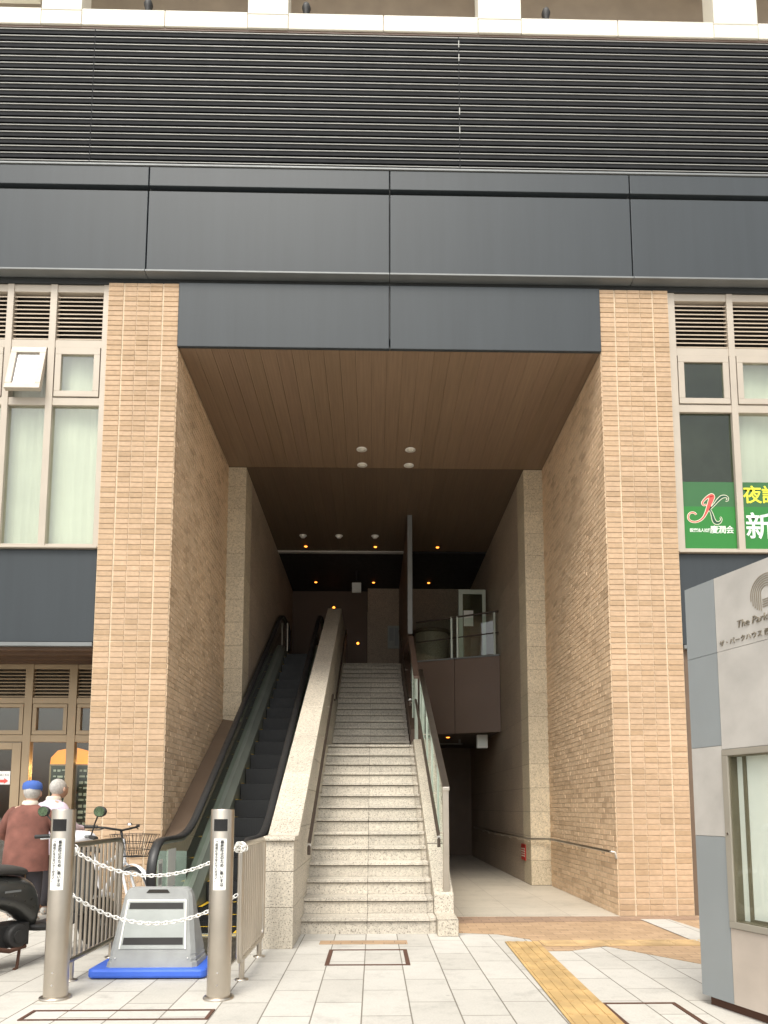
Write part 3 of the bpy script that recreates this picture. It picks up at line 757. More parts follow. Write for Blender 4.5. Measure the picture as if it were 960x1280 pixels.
def balustrade(x, inx, s):
    bl = yz_band(x, .055, lambda y: zn(y) + .20, lambda y: max(0, zn(y) - .5), 7.25, 16.6).build('balustrade', M['esc_skirt'], ES)
    # inner deck sloping to the skirt
    m = MB(); n = 60; pts = [7.3 + (16.4 - 7.3) * i / n for i in range(n + 1)]
    for a, b in zip(pts[:-1], pts[1:]):
        m.add([(x + s * .056, a, zn(a) + .19), (x + s * .056, b, zn(b) + .19), (inx, b, zn(b) + .06), (inx, a, zn(a) + .06), (inx, b, zn(b) - .35), (inx, a, zn(a) - .35)], [(0, 1, 2, 3), (3, 2, 4, 5)], 0)
    m.build('skirt_panel', M['esc_skirt'], bl)
    MB().prism([(7.10, .0), (7.10, .20), (7.25, .21), (7.25, 0)], 'x', x - .05, x + .05).build('newel_base', M['esc_skirt'], bl, bevel=.01)
    # glass with a rounded newel
    cy, cz, rr = 7.14, .625, .325
    def hp(off=0, top=False):
        r_ = rr - off; P = []
        for k in range(15):
            a = R(-75) - R(195) * k / 14
            P.append((x, cy + r_ * math.cos(a), cz + r_ * math.sin(a)))
        for k in range(1, 81):
            yy = 7.14 + (16.9 - 7.14) * k / 80; P.append((x, yy, zh(yy) - off))
        return P
    g = MB(); top_ = hp(.045)
    nose = [p for p in top_[:15]]
    fan = [(x, 7.25, .21)]
    g.add([(x, 7.25, .21)] + nose + [(x, 7.25, zh(7.25) - .045)], [(0, i, i + 1) for i in range(1, 16)], 0)
    n = 60; pts = [7.25 + (16.6 - 7.25) * i / n for i in range(n + 1)]
    for a, b in zip(pts[:-1], pts[1:]): g.add([(x, a, zn(a) + .2), (x, b, zn(b) + .2), (x, b, zh(b) - .045), (x, a, zh(a) - .045)], [(0, 1, 2, 3)], 0)
    g.build('glass_panel', M['glass_esc'], bl)
    P = hp() + [(x, 17.15, 5.50), (x, 17.24, 5.25), (x, 17.1, 5.0)]
    sec = [(-.042, -.018), (.042, -.018), (.046, 0), (.036, .018), (-.036, .018), (-.046, 0)]
    MB().sweep(P, sec, 0, (1, 0, 0), True).build('handrail', M['rubber'], bl)
    MB().sweep(hp(.03), [(-.024, -.016), (.024, -.016), (.024, .010), (-.024, .010)]).build('handrail_guide', M['esc_skirt'], bl)
    return bl
bL = balustrade(XL, -1.945, 1); bR = balustrade(XR, -1.34, -1)
# sticker on the newel glass
stk = MB().box(XL + .004, XL + .006, 7.02, 7.16, .47, .76).build('sticker', M['label_white'], bL)
MB().box(XL + .007, XL + .008, 7.34, 7.62, .46, .84).build('sticker', M['label_white'], bL)
for k in range(4): MB().box(XL + .0065, XL + .0075, 7.05 + k * .025, 7.058 + k * .025, .52, .72).build('print_line', M['ink'], stk)
# bronze outer deck along the brick wall
m = MB(); pts = [8.3 + (16.2 - 8.3) * i / 30 for i in range(31)]
for a, b in zip(pts[:-1], pts[1:]):
    za, zb2 = .93 + .567 * (a - 8.56), .93 + .567 * (b - 8.56)
    m.add([(-2.44, a, za), (-2.44, b, zb2), (-2.12, b, zb2 - .05), (-2.12, a, za - .05), (-2.12, b, max(0, zb2 - .9)), (-2.12, a, max(0, za - .9))], [(0, 1, 2, 3), (3, 2, 4, 5)], 0)
m.add([(-2.44, 8.3, 0), (-2.12, 8.3, 0), (-2.12, 8.3, .732), (-2.44, 8.3, .782)], [(0, 1, 2, 3)], 0)
m.build('outer_deck', M['bronze'], ES)
MB().box(-2.44, -2.11, 8.285, 8.299, .02, .77).build('deck_front', M['grey_panel'], ES)
MB().tube([(-2.0, 16.4, 4.66), (-2.0, 16.4, 5.5)], .025, 10).build('barrier_post', M['steel'], ES)

# ================================================================== RAILS
GR = thing('glass_railing', 'glass stair railing with square steel end post on the right cheek', 'railing', (.77, 7.72, .3))
MB().box(.738, .802, 7.69, 7.745, .30, 1.44).build('end_post', M['steel'], GR, bevel=.004)
def rt(y): return 1.47 + (y - 7.7) * .513
MB().prism([(7.66, 1.435), (7.66, 1.475), (11.7, rt(11.7)), (11.7, rt(11.7) - .045)], 'x', .732, .808).build('top_rail', M['steel_y'], GR, bevel=.005)
for y in (8.55, 9.4, 10.25, 11.1, 11.62):
    MB().box(.752, .788, y, y + .04, nos(y) + .1, rt(y) - .03).build('post', M['post_green'], GR)
ge = [7.76, 8.54, 8.6, 9.39, 9.45, 10.24, 10.30, 11.09, 11.15, 11.60]
for a, b in zip(ge[::2], ge[1::2]):
    MB().prism([(a, nos(a) + .22), (a, rt(a) - .06), (b, rt(b) - .06), (b, nos(b) + .22)], 'x', .765, .775).build('glass_panel', M['glass_rail'], GR)
GL = thing('landing_railing', 'shorter glass railing beside the upper flight, below the partition', 'railing', (.72, 12.5, 2.4))
def lt(y): return 3.42 + (y - 11.75) * .60
MB().prism([(11.75, lt(11.75) - .05), (11.75, lt(11.75)), (13.62, lt(13.62)), (13.62, lt(13.62) - .05)], 'x', .66, .76).build('top_rail', M['brown_panel'], GL, bevel=.005)
for y in (11.76, 12.1, 12.9):
    MB().box(.695, .73, y, y + .04, 2.34 if y < 12.4 else 2.60 + .535 * (y - 12.41), lt(y) - .03).build('post', M['post_green'], GL)
for a, b in ((11.82, 12.09), (12.15, 12.4), (12.42, 12.88), (12.95, 13.6)):
    zb_ = lambda y: 2.38 if y < 12.41 else 2.63 + .535 * (y - 12.41)
    MB().prism([(a, zb_(a)), (a, lt(a) - .06), (b, lt(b) - .06), (b, zb_(b))], 'x', .708, .716).build('glass_panel', M['glass_rail'], GL)
def handrail(label, pts, br, side, mat='handrail_dark', r=.019, nm='handrail', cap=True):
    t = thing(nm, label, 'handrail', pts[0], 'handrails of the stair and passage')
    MB().tube(pts, r, 10).build('rail', M[mat], t)
    if cap:
        p0 = Vector(pts[0])
        MB().tube([p0 + Vector((0, -.012, -.002)), p0 + Vector((0, .03, .006))], r * 1.12, 12).build('end_cap', M['chrome'], t)
        MB().tube([p0 + Vector((0, .0, 0)), p0 + Vector((0, .005, -.10))], r * .9, 10).build('end_return', M[mat], t)
    for b in br:
        b = Vector(b); MB().tube([b, b + Vector((side * .03, 0, -.05)), b + Vector((side * .065, 0, -.05))], .007, 6).build('bracket', M['steel'], t)
    return t
def hz(y): return .96 + (y - 7.6) * .52
handrail('dark handrail along the granite parapet side of the lower flight', [(-.655, 7.42, .88), (-.655, 11.45, 3.05)], [(-.655, y, .88 + (y - 7.42) * .538) for y in (7.8, 8.9, 10.0, 11.1)], -1)
handrail('dark handrail along the parapet side of the upper flight', [(-.655, 12.0, 3.05), (-.655, 12.4, 3.12), (-.655, 16.6, 5.40), (-.655, 17.2, 5.42)], [(-.655, 13.5, 3.7), (-.655, 15.2, 4.62), (-.655, 17.1, 5.4)], -1, cap=False)
handrail('dark handrail with bright end cap hung inside the glass stair railing', [(.68, 7.55, .95), (.68, 11.5, 2.98)], [(.68, y, .95 + (y - 7.55) * .514) for y in (7.72, 8.57, 9.42, 10.27)], 1)
handrail('dark handrail along the glass side of the upper flight', [(.60, 11.75, 3.02), (.60, 12.3, 3.10), (.60, 16.6, 5.38)], [(.60, 12.1, 3.07), (.60, 14.0, 4.0), (.60, 16.0, 5.06)], 1)
rp = [(2.79, 8.5, .74), (2.79, 11.56, .755), (2.47, 11.58, .755), (2.47, 17.8, .76)]
hr = handrail('long pale steel handrail on the right wall of the ground passage', rp, [(2.79, y, .75) for y in (8.9, 9.9, 10.9)], 1, 'steel_y', .019, cap=False)
for y in (11.7, 12.5, 13.3, 14.1, 14.9, 15.7, 16.5): MB().tube([(2.47, y, .757), (2.50, y, .70), (2.53, y, .70)], .008, 6).build('bracket', M['steel'], hr)
MB().tube([(2.79, 8.5, .74), (2.83, 8.48, .735), (2.845, 8.48, .66)], .018, 10).build('end_return', M['steel_y'], hr)

# ================================================================== STREET FURNITURE
def vtext(parent, x, y, ztop, body, size, mat, step):
    # one column of upright Japanese writing
    return text('lettering', '\n'.join(body), size, mat, parent, facing((x, y, ztop - size * .8)), .0004, .0006, 0, 1, 'CENTER', step)
def bollard(loc):
    t = thing('bollard', 'steel bollard', 'bollard', loc, 'steel bollards in front of the escalator')
    MB().lathe([(.078, .01), (.078, 1.245), (.075, 1.252), (.0001, 1.253)], 40).build('tube', M['steel'], t, world=False)
    MB().lathe([(.102, 0), (.102, .012), (.097, .016), (.079, .017)], 32).build('flange', M['steel'], t, world=False)
    rf = MB(); sk = MB()
    def patch(m, a0, a1, z0, z1, rad, th):
        n = 8
        for k in range(n):
            p, q = R(a0 + (a1 - a0) * k / n), R(a0 + (a1 - a0) * (k + 1) / n)
            v = [(rr * math.sin(a), -rr * math.cos(a), z) for rr in (rad, rad + th) for a, z in ((p, z0), (q, z0), (q, z1), (p, z1))]
            m.add(v, [(4, 5, 6, 7), (0, 1, 5, 4), (1, 2, 6, 5), (2, 3, 7, 6), (3, 0, 4, 7)], 0)
    patch(rf, -32, 36, 1.105, 1.185, .078, .003); rf.build('reflector', M['black_gloss'], t, world=False)
    patch(sk, -30, 34, .715, 1.055, .078, .0015); st = sk.build('sticker', M['label_white'], t, world=False)
    for body, dx, size in (('事故防止のため、車いすは', .018, .026), ('ご利用にならないでください。', -.020, .020)):
        ln = text('lettering', '\n'.join(body), size, M['ink'], st, facing((0, 0, 0)), .0004, .0005, 0, 1, 'CENTER', .98)
        ln.data.transform(Matrix.Translation((dx, -.0812, 1.03 - size * .3)) @ Matrix.Translation(-Vector((0, 0, 0))) @ Matrix.Translation(Vector(loc)))
    for z in (.10, .18): MB().lathe([(.006, -.0795), (.006, -.077)], 8, 0, (0.005, 0, z), 'y').build('screw', M['chrome'], t, world=False)
    return t
b1 = bollard((-2.115, 5.0, 0)); b1['label'] = 'left steel bollard with black reflector and white notice, near the scooter'
b2 = copy_tree(b1); b2.location = (-1.03, 4.98, 0); b2['label'] = 'right steel bollard with black reflector and white notice, near the parapet'
def fence(loc):
    t = thing('fence', 'x', 'fence', loc, 'low steel bar fences')
    y0, y1, z0, z1, r = 0, 1.1, .15, .985, .07
    P = []
    for cy, cz, a0 in ((y1 - r, z1 - r, 0), (y0 + r, z1 - r, 90), (y0 + r, z0 + r, 180), (y1 - r, z0 + r, 270)):
        for k in range(6):
            a = R(a0 + 90 * k / 5); P.append((0, cy + r * math.cos(a), cz + r * math.sin(a)))
    MB().tube(P, .021, 12, 0, True, up=(1, 0, 0)).build('frame', M['steel_y'], t, world=False)
    for k in range(11):
        y = .1 + k * .09
        MB().tube([(0, y, z0), (0, y, z1)], .012, 8).build('bar', M['steel'], t, world=False)
    for y in (.13, .95):
        f = MB().tube([(0, y, 0), (0, y, z0)], .021, 12).build('foot', M['steel'], t, world=False)
        MB().lathe([(.05, 0), (.05, .008), (.022, .012)], 20, 0, (0, y, 0)).build('base_flange', M['steel'], f, world=False)
    return t
f1 = fence((-2.22, 5.36, 0)); f1['label'] = 'steel bar fence behind the left bollard, in front of the bicycle'
f2 = copy_tree(f1); f2.location = (-.97, 5.36, 0); f2['label'] = 'steel bar fence behind the right bollard, beside the granite parapet'
def chain(label, p, q, sag, knot):
    m = MB(); n = 300; p, q = Vector(p), Vector(q); pts = []
    for i in range(n + 1):
        s = i / n; pt = p.lerp(q, s); pt.z -= sag * (1 - (2 * s - 1) ** 2); pts.append(pt)
    # resample to link pitch
    L = [0]
    for a, b in zip(pts[:-1], pts[1:]): L.append(L[-1] + (b - a).length)
    pitch = .030; k = 0; d = 0; j = 0
    def at(dd):
        dd = max(0, min(dd, L[-1] - 1e-6)); i = next(i for i in range(n) if L[i + 1] >= dd)
        return pts[i].lerp(pts[i + 1], (dd - L[i]) / (L[i + 1] - L[i]))
    def link(c, t, roll):
        t = t.normalized(); u = Vector((0, 1, 0)); s_ = t.cross(u).normalized(); u2 = s_.cross(t)
        a = (s_ * math.cos(roll) + u2 * math.sin(roll))
        P = []
        for i in range(14):
            an = 2 * math.pi * i / 14; P.append(c + t * (.0215 * math.cos(an)) + a * (.0125 * math.sin(an)))
        m.tube(P, .0042, 6, 0, True, up=t.cross(a))
    while d < L[-1]:
        c = at(d); t = at(d + .005) - at(d - .005); link(c, t, R(35) if k % 2 else R(-55)); d += pitch; k += 1
    for kp in knot:
        rk = random.Random(int(kp[0] * 100))
        for i in range(16):                               # slack wound round the rail end
            an = 2 * math.pi * i / 7; rad = .026 + .009 * rk.random()
            c = Vector(kp) + Vector((rad * math.cos(an), -.03 + .006 * i, rad * math.sin(an) - .01 * rk.random()))
            link(c, Vector((-math.sin(an), .45, math.cos(an))), rk.uniform(-1.2, 1.2))
    o = m.build('chain', M['white'], loc=tuple(p)); tag(o, label, 'chain', 'white chains between the fences'); return o
chain('upper white plastic chain looped between the two steel fences', (-2.20, 5.345, .965), (-.975, 5.345, .985), .205, [(-2.205, 5.34, .955), (-.972, 5.34, .975)])
chain('lower white plastic chain drooping in front of the grey board', (-2.20, 5.345, .65), (-.975, 5.345, .64), .215, [])

# A-board
AB = thing('floor_sign', 'blank grey plastic floor sign on a bright blue weighted base', 'sign', (-1.665, 5.75, 0))
bm_ = MB().prism([(-2.11, 5.53), (-2.08, 5.50), (-1.27, 5.50), (-1.24, 5.53), (-1.24, 5.97), (-1.27, 6.0), (-2.08, 6.0), (-2.11, 5.97)], 'z', .008, .075)
bm_.build('base', M['blue_plastic'], AB, bevel=.018)
MB().box(-1.245, -1.225, 5.62, 5.70, .0, .05).box(-2.13, -2.105, 5.62, 5.70, 0, .05).build('base_foot', M['blue_plastic'], AB, bevel=.006)
def hbody():
    m = MB(); zs = [.07, .11, .112, .128, .13, .146, .148, .164, .166, .30, .45, .58, .625, .645]
    for_ = []
    for z in zs:
        t = (z - .07) / .575; hw = .335 - .085 * t - (.004 if z in (.112, .128, .148, .164) else 0) + (.004 if z < .111 else 0); hd = .19 - .145 * t
        if z > .62: hw -= .012 if z < .64 else .035
        for_.append((hw, hd, z))
    cx_, cy_ = -1.66, 5.75
    vs = []
    for hw, hd, z in for_:
        c = min(.03, hd * .4)
        vs += [(cx_ + a, cy_ + b, z) for a, b in ((-hw + c, -hd), (hw - c, -hd), (hw, -hd + c), (hw, hd - c), (hw - c, hd), (-hw + c, hd), (-hw, hd - c), (-hw, -hd + c))]
    fs = [(i * 8 + k, i * 8 + (k + 1) % 8, (i + 1) * 8 + (k + 1) % 8, (i + 1) * 8 + k) for i in range(len(for_) - 1) for k in range(8)]
    m.add(vs, fs + [list(range(len(vs) - 8, len(vs)))], 0); return m
hbody().build('body', M['grey_plastic'], AB, bevel=.004)
def fy(z): return 5.75 - (.19 - .145 * (z - .07) / .575)    # front face of the body
def fquad(m, x0t, x1t, x0b, x1b, zt, zb, d0, d1, mi=0):
    v = []
    for d in (d0, d1): v += [(x0b, fy(zb) - d, zb), (x1b, fy(zb) - d, zb), (x1t, fy(zt) - d, zt), (x0t, fy(zt) - d, zt)]
    m.add(v, [(0, 1, 2, 3), (4, 5, 6, 7), (0, 1, 5, 4), (1, 2, 6, 5), (2, 3, 7, 6), (3, 0, 4, 7)], mi)
m = MB(); fquad(m, -1.875, -1.445, -1.90, -1.42, .545, .205, .001, .006); m.build('board', M['grey_panel'], AB)
m = MB()
fquad(m, -1.885, -1.435, -1.886, -1.434, .557, .545, .001, .010); fquad(m, -1.886, -1.874, -1.912, -1.900, .545, .205, .001, .010); fquad(m, -1.446, -1.434, -1.420, -1.408, .545, .205, .001, .010)
m.build('board_frame', M['white'], AB)
m = MB(); fquad(m, -1.862, -1.458, -1.866, -1.454, .535, .49, .006, .009); fquad(m, -1.882, -1.438, -1.886, -1.434, .285, .235, .006, .009); m.build('dark_tape', M['black'], AB)
m = MB(); fquad(m, -1.73, -1.59, -1.75, -1.57, .632, .607, .0005, .006); m.build('handle_slot', M['void'], AB, bevel=.008)
m = MB()
for x, z in ((-1.87, .555), (-1.45, .555), (-1.93, .14), (-1.39, .14)): m.ball((x, fy(z) - .004, z), .006, n=8, m=6)
m.build('stud', M['white'], AB)

# manhole frames set in the pavement
def manhole(label, x0, x1, y0, y1, wd=.018, skew=0, full=True):
    m = MB()
    m.box(x0, x1, y0, y0 + wd, 0, .006); m.box(x0, x1, y1 - wd, y1, 0, .006)
    m.box(x0, x0 + wd * 1.6, y0 + wd, y1 - wd, 0, .006); m.box(x1 - wd * 1.6, x1, y0 + wd, y1 - wd, 0, .006)
    o = m.build('manhole_frame', M['rust'], loc=((x0 + x1) / 2, (y0 + y1) / 2, 0)); tag(o, label, 'manhole frame', 'metal frames of paved manhole covers'); return o
manhole('metal manhole frame in the pavement at the foot of the stairs', -.39, .30, 5.95, 6.58, .022)
manhole('long narrow metal drain frame in the pavement before the bollards', -2.12, -.99, 4.49, 4.70, .014)
manhole('metal manhole frame beside the yellow tactile strip and the big sign', 1.47, 1.96, 4.0, 4.80, .018)
lf = MB().add([(0, 0, 0), (.05, .018, .006), (.10, 0, .003), (.05, -.02, .004), (.05, 0, .012)], [(0, 1, 4), (1, 2, 4), (2, 3, 4), (3, 0, 4)]).build('fallen_leaf', M['leaf'], loc=(-1.66, 5.44, .004))
tag(lf, 'small green leaf lying on the pavement before the blue base', 'leaf')

# ================================================================== SIGN MONUMENT
SG = thing('sign_monument', 'tall stone sign monument with blue-grey edge strip and glass noticeboard', 'sign', (2.14, 4.79, 0))
SG.rotation_euler = (0, 0, math.atan2(-.953, .304))        # local x runs along the face towards the street, local -y faces the passer-by
# local frame: x = along face, y = depth behind the face, z = up
W_, TH, HT = 1.36, .32, 2.75
def loc_build(m, name, mat, parent, **k): return m.build(name, mat, parent, world=False, **k)
body = loc_build(MB().box(.004, .268, .021, TH, .07, HT - .004).box(1.10, W_ - .004, .021, TH, .07, HT - .004).box(.268, 1.10, .021, TH, .07, .52).box(.268, 1.10, .021, TH, 1.632, HT - .004).box(.268, 1.10, .12, TH, .52, 1.632), 'body', M['stone_face'], SG)
loc_build(MB().box(.03, W_ - .03, .04, TH - .03, 0, .07), 'plinth', M['rust'], SG)
for z0, z1, mt in ((.06, 1.078, 'sign_blue'), (1.081, 1.655, 'stone_face'), (1.658, 2.258, 'sign_blue'), (2.261, HT, 'sign_blue')):
    loc_build(MB().box(0, .264, 0, .02, z0, z1), 'edge_tile', M[mt], SG)
loc_build(MB().box(.267, W_, 0, .02, 2.261, HT), 'header_slab', M['stone_face'], SG)
loc_build(MB().box(.267, W_, 0, .02, 1.632, 2.258), 'middle_slab', M['stone_face'], SG)
loc_build(MB().box(.267, W_, 0, .02, .06, .518), 'lower_slab', M['stone_tan'], SG)
loc_build(MB().box(1.10, W_, 0, .02, .52, 1.63), 'side_slab', M['stone_face'], SG)
loc_build(MB().box(-.003, .0, .01, TH, .06, HT), 'end_face', M['sign_blue'], SG)
cs = loc_build(MB().box(.27, 1.095, -.012, .02, .522, .562).box(.27, 1.095, -.012, .02, 1.588, 1.628).box(.27, .318, -.012, .02, .562, 1.588).box(1.047, 1.095, -.012, .02, .562, 1.588), 'notice_case', M['case_frame'], SG, bevel=.003)
loc_build(MB().box(.318, 1.047, .06, .07, .562, 1.588), 'backboard', M['case_white'], cs)
loc_build(MB().box(.318, .324, .0, .06, .562, 1.588).box(.375, .40, .05, .059, .562, 1.588).box(.40, 1.047, .05, .059, .562, .585).box(.324, 1.047, .0, .06, 1.58, 1.588).box(.324, 1.047, 0, .06, .562, .568), 'inner_trim', M['olive'], cs)
loc_build(MB().box(.318, 1.047, -.002, .002, .562, 1.588), 'case_glass', M['glass_case'], cs)
loc_build(MB().lathe([(.008, -.016), (.008, -.012)], 10, 0, (.294, 0, 1.10), 'y'), 'lock', M['chrome'], cs)
# carved ring emblem made of nested arches
em = MB(); cx_, cz_, RO = .675, 2.545, .118
def stroke(m, pts, wdt, y0, y1, mi=0):
    n = len(pts); ws = wdt if isinstance(wdt, (list, tuple)) else [wdt] * n
    vs = []
    for i in range(n):
        a = Vector(pts[max(i - 1, 0)]); b = Vector(pts[min(i + 1, n - 1)]); t = (b - a).normalized(); nn_ = Vector((-t.y, t.x)) * ws[i] / 2
        p = Vector(pts[i])
        for q_ in (p + nn_, p - nn_):
            vs += [(q_.x, y0, q_.y), (q_.x, y1, q_.y)]
    fs = []
    for i in range(n - 1):
        k = i * 4; fs += [(k, k + 2, k + 6, k + 4), (k + 1, k + 5, k + 7, k + 3), (k, k + 4, k + 5, k + 1), (k + 2, k + 3, k + 7, k + 6)]
    fs += [(0, 1, 3, 2), (n * 4 - 4, n * 4 - 2, n * 4 - 1, n * 4 - 3)]
    m.add(vs, fs, mi)
for k in range(6):
    r_ = RO - .004 - k * .0145
    leg = -math.sqrt(max(0, RO ** 2 - r_ ** 2)) * .95
    P = [(cx_ - r_, cz_ + leg), (cx_ - r_, cz_ + leg * .5)] + [(cx_ + r_ * math.cos(a), cz_ + r_ * math.sin(a)) for a in [R(180 - 250 * i / 30) for i in range(31)]]
    if r_ < .09: P += [(cx_ - .03, cz_ - r_ * .98)]
    stroke(em, P, .0052, -.004, .0)
loc_build(em, 'emblem', M['sign_letter'], SG)
def sgt(body_, size, x, z, **k):
    o = text('lettering', body_, size, M['sign_letter'], SG, Matrix.Identity(4), .004, **k)
    o.data.transform(Matrix.Translation((2.14, 4.79, 0)))
    o.data.transform(Matrix.Translation((x, -.004, z)) @ Matrix.Rotation(R(90), 4, 'X')); return o
sgt('The Parkhouse', .068, .438, 2.378, shear=.16, spacing=.95, offset=-.0012)
sgt('ザ・パークハウス 西新宿', .044, .292, 2.292, spacing=.95, offset=-.0008)

# ================================================================== WINDOW BANNERS
def banner(label, x0, x1):
    m = MB().box(x0, x1, YF + .074, YF + .076, 4.44, 4.98, 0).box(x0, x1, YF + .074, YF + .076, 4.98, 5.30, 1)
    o = m.build('window_banner', [M['green'], M['green2']], loc=((x0 + x1) / 2, YF + .07, 4.44)); tag(o, label, 'banner', 'green banners in the right window'); return o
# the film sits on the inside; its print is on the outside face just before the glass
k1 = banner('green window banner with red and white script monogram above small white writing', 3.84, 4.495)
k2 = banner('green window banner with large yellow and white Japanese characters', 4.585, 5.245)
text('lettering', '夜診', .24, M['txt_yellow'], k2, facing((4.60, YF + .072, 5.05)), .0005, .0035, 0, .95)
text('lettering', '新患', .36, M['txt_white'], k2, facing((4.61, YF + .072, 4.60)), .0005, .005, 0, .95)
text('lettering', '医療法人社団', .050, M['txt_white'], k1, facing((3.91, YF + .072, 4.655)), .0005, .001, 0, .8)
text('lettering', '慶潤会', .105, M['txt_white'], k1, facing((4.165, YF + .072, 4.645)), .0005, .001, 0, .88)
def bez(P, n=14):
    out_ = []
    for a, b, c, d in P:
        for i in range(n):
            t = i / n; out_.append(tuple((1 - t) ** 3 * a[k] + 3 * (1 - t) ** 2 * t * b[k] + 3 * (1 - t) * t * t * c[k] + t ** 3 * d[k] for k in (0, 1)))
    out_.append(P[-1][3]); return out_
def mono(pts, w_of, mat, y, grow):
    m = MB(); n = len(pts); stroke(m, pts, [w_of(i / (n - 1)) + grow for i in range(n)], y - .0006, y); return m.build('monogram', mat, k1)
ox, oz, S = 3.885, 4.70, 1.0
J = bez([((.105, .135), (.07, .10), (.02, .11), (.012, .15)), ((.012, .15), (.005, .205), (.07, .225), (.10, .19)), ((.10, .19), (.10, .19), (.105, .16), (.075, .155))][::-1][:0] or
        [((.10, .15), (.09, .185), (.02, .19), (.012, .125)), ((.012, .125), (.01, .06), (.12, .04), (.185, .13)), ((.185, .13), (.23, .20), (.26, .30), (.285, .35)), ((.285, .35), (.30, .39), (.22, .36), (.175, .29)), ((.175, .29), (.165, .26), (.20, .25), (.215, .27))])
K1 = bez([((.43, .315), (.46, .30), (.47, .36), (.42, .36)), ((.42, .36), (.36, .36), (.33, .28), (.245, .21))])
K2 = bez([((.245, .21), (.29, .18), (.27, .06), (.325, .06)), ((.325, .06), (.37, .06), (.385, .11), (.36, .125))])
for pts, wf, mt in ((J, lambda t: .012 + .045 * math.exp(-((t - .58) / .13) ** 2), 'red_film'), (K1, lambda t: .012 + .02 * math.exp(-((t - .62) / .2) ** 2), 'green_ink'), (K2, lambda t: .010 + .026 * math.exp(-((t - .4) / .25) ** 2), 'green_ink')):
    P = [(ox + 1.15 * x * S, oz + 1.15 * z * S) for x, z in pts]
    mono(P, wf, M['cream_film'], YF + .0735, .016); mono(P, wf, M[mt], YF + .0722, 0)

# ================================================================== CEILING FITTINGS
def lamp(name, label, cat, x, y, z, r, mats, group):
    t = thing(name, label, cat, (x, y, z), group)
    MB().lathe([(r * .72, -.004), (r, -.006), (r, .004), (r * .72, .004)], 24).build('rim', mats[0], t, world=False)
    MB().lathe([(.0001, -.022), (r * .5, -.018), (r * .72, -.004), (r * .72, .004)], 24).build('lens', mats[1], t, world=False)
    return t
for (x, y, lb) in ((-.20, 11.0, 'front left'), (.58, 11.0, 'front right'), (-.20, 11.53, 'rear left'), (.58, 11.53, 'rear right')):
    lamp('ceiling_downlight', f'round white downlight in the wooden soffit, {lb} of the square of four', 'downlight', x, y, 6.957, .085, (M['white'], M['lens_off']), 'white downlights in the soffit')
for (x, y, lb) in ((-1.5, 15.34, 'before the pale rail, above the escalator'), (.03, 15.34, 'before the pale rail, next to the partition'), (1.4, 15.34, 'right of the partition, nearer the street'),
                   (-1.48, 17.88, 'in the dark ceiling over the escalator top'), (-.01, 17.88, 'in the dark ceiling left of the partition, deep inside'), (1.4, 17.88, 'right of the partition, deep inside')):
    lamp('orange_downlight', f'small orange downlight {lb}', 'downlight', x, y, 6.957, .05, (M['black'], M['downlight']), 'orange downlights')
lamp('orange_downlight', 'small orange downlight under the mezzanine over the passage', 'downlight', 1.6, 15.4, 2.755, .06, (M['black'], M['downlight']), 'orange downlights')
for x, lb in ((-1.5, 'leftmost of three'), (-.74, 'middle one of three'), (.02, 'rightmost of three')):
    t = thing('smoke_detector', f'small white ceiling detector before the pale rail, {lb}', 'detector', (x, 14.71, 6.957), 'white ceiling detectors')
    MB().lathe([(.0001, -.055), (.045, -.05), (.06, -.02), (.075, 0)], 20).build('housing', M['white'], t, world=False)
    MB().lathe([(.08, -.008), (.08, 0)], 20).build('mount', M['white'], t, world=False)
for x, z, lb, y in ((-1.06, 6.50, 'above the top of the granite parapet', 18.64), (-.42, 5.54, 'beside the granite back wall above the stairs', 18.64)):
    t = thing('wall_lamp', f'tiny orange wall lamp {lb}', 'lamp', (x, y, z), 'orange wall lamps')
    MB().lathe([(.042, 0), (.038, -.015)], 16, 0, (0, 0, 0), 'y').build('rim', M['black'], t, world=False)
    MB().lathe([(.034, -.0155), (.025, -.022), (.0001, -.024)], 16, 0, (0, 0, 0), 'y').build('lens', M['downlight'], t, world=False)
t = thing('hanging_sign', 'small pale box sign hung from the dark ceiling above the stairs', 'sign', (-.42, 17.0, 6.6))
MB().box(-.53, -.31, 16.97, 17.03, 6.42, 6.66).build('box', M['label_white'], t, bevel=.005)
MB().tube([(-.42, 17, 6.66), (-.42, 17, 6.95)], .015, 8).build('rod', M['black'], t)
t = thing('speaker_box', 'small pale box fixed under the mezzanine edge by the passage wall', 'box', (2.22, 14.75, 2.6))
MB().box(2.12, 2.34, 14.66, 14.8, 2.46, 2.735).build('case', M['white'], t, bevel=.01)
MB().box(2.15, 2.31, 14.652, 14.661, 2.5, 2.7).build('grille', M['case_white'], t)
t = thing('ceiling_tube', 'thin grey conduit along the passage ceiling under the mezzanine', 'conduit', (1.5, 16.0, 2.65))
MB().tube([(.95, 16.0, 2.66), (2.0, 16.0, 2.66)], .015, 8).build('pipe', M['edge_alu'], t)
MB().box(.98, 1.02, 15.98, 16.02, 2.67, 2.76).box(1.9, 1.94, 15.98, 16.02, 2.67, 2.76).build('clip', M['edge_alu'], t)
t = tag(MB().box(2.515, 2.529, 12.03, 12.36, .38, .64).build('red_notice', M['red_notice'], loc=(2.52, 12.2, .5)), 'red notice plate low on the right granite passage wall', 'notice')
for z in (.44, .48, .52, .56): MB().box(2.510, 2.5145, 12.07, 12.32, z, z + .015).build('print_line', M['cream'], t)
t = tag(MB().box(.36, .66, 18.36, 18.395, 5.35, 5.95).build('wall_poster', M['grey_panel'], loc=(.5, 18.38, 5.65)), 'grey framed poster on the granite back wall above the stairs', 'poster')
MB().box(.40, .52, 18.352, 18.359, 5.55, 5.9).box(.54, .63, 18.352, 18.359, 5.42, 5.9).build('picture', M['sign_blue'], t)
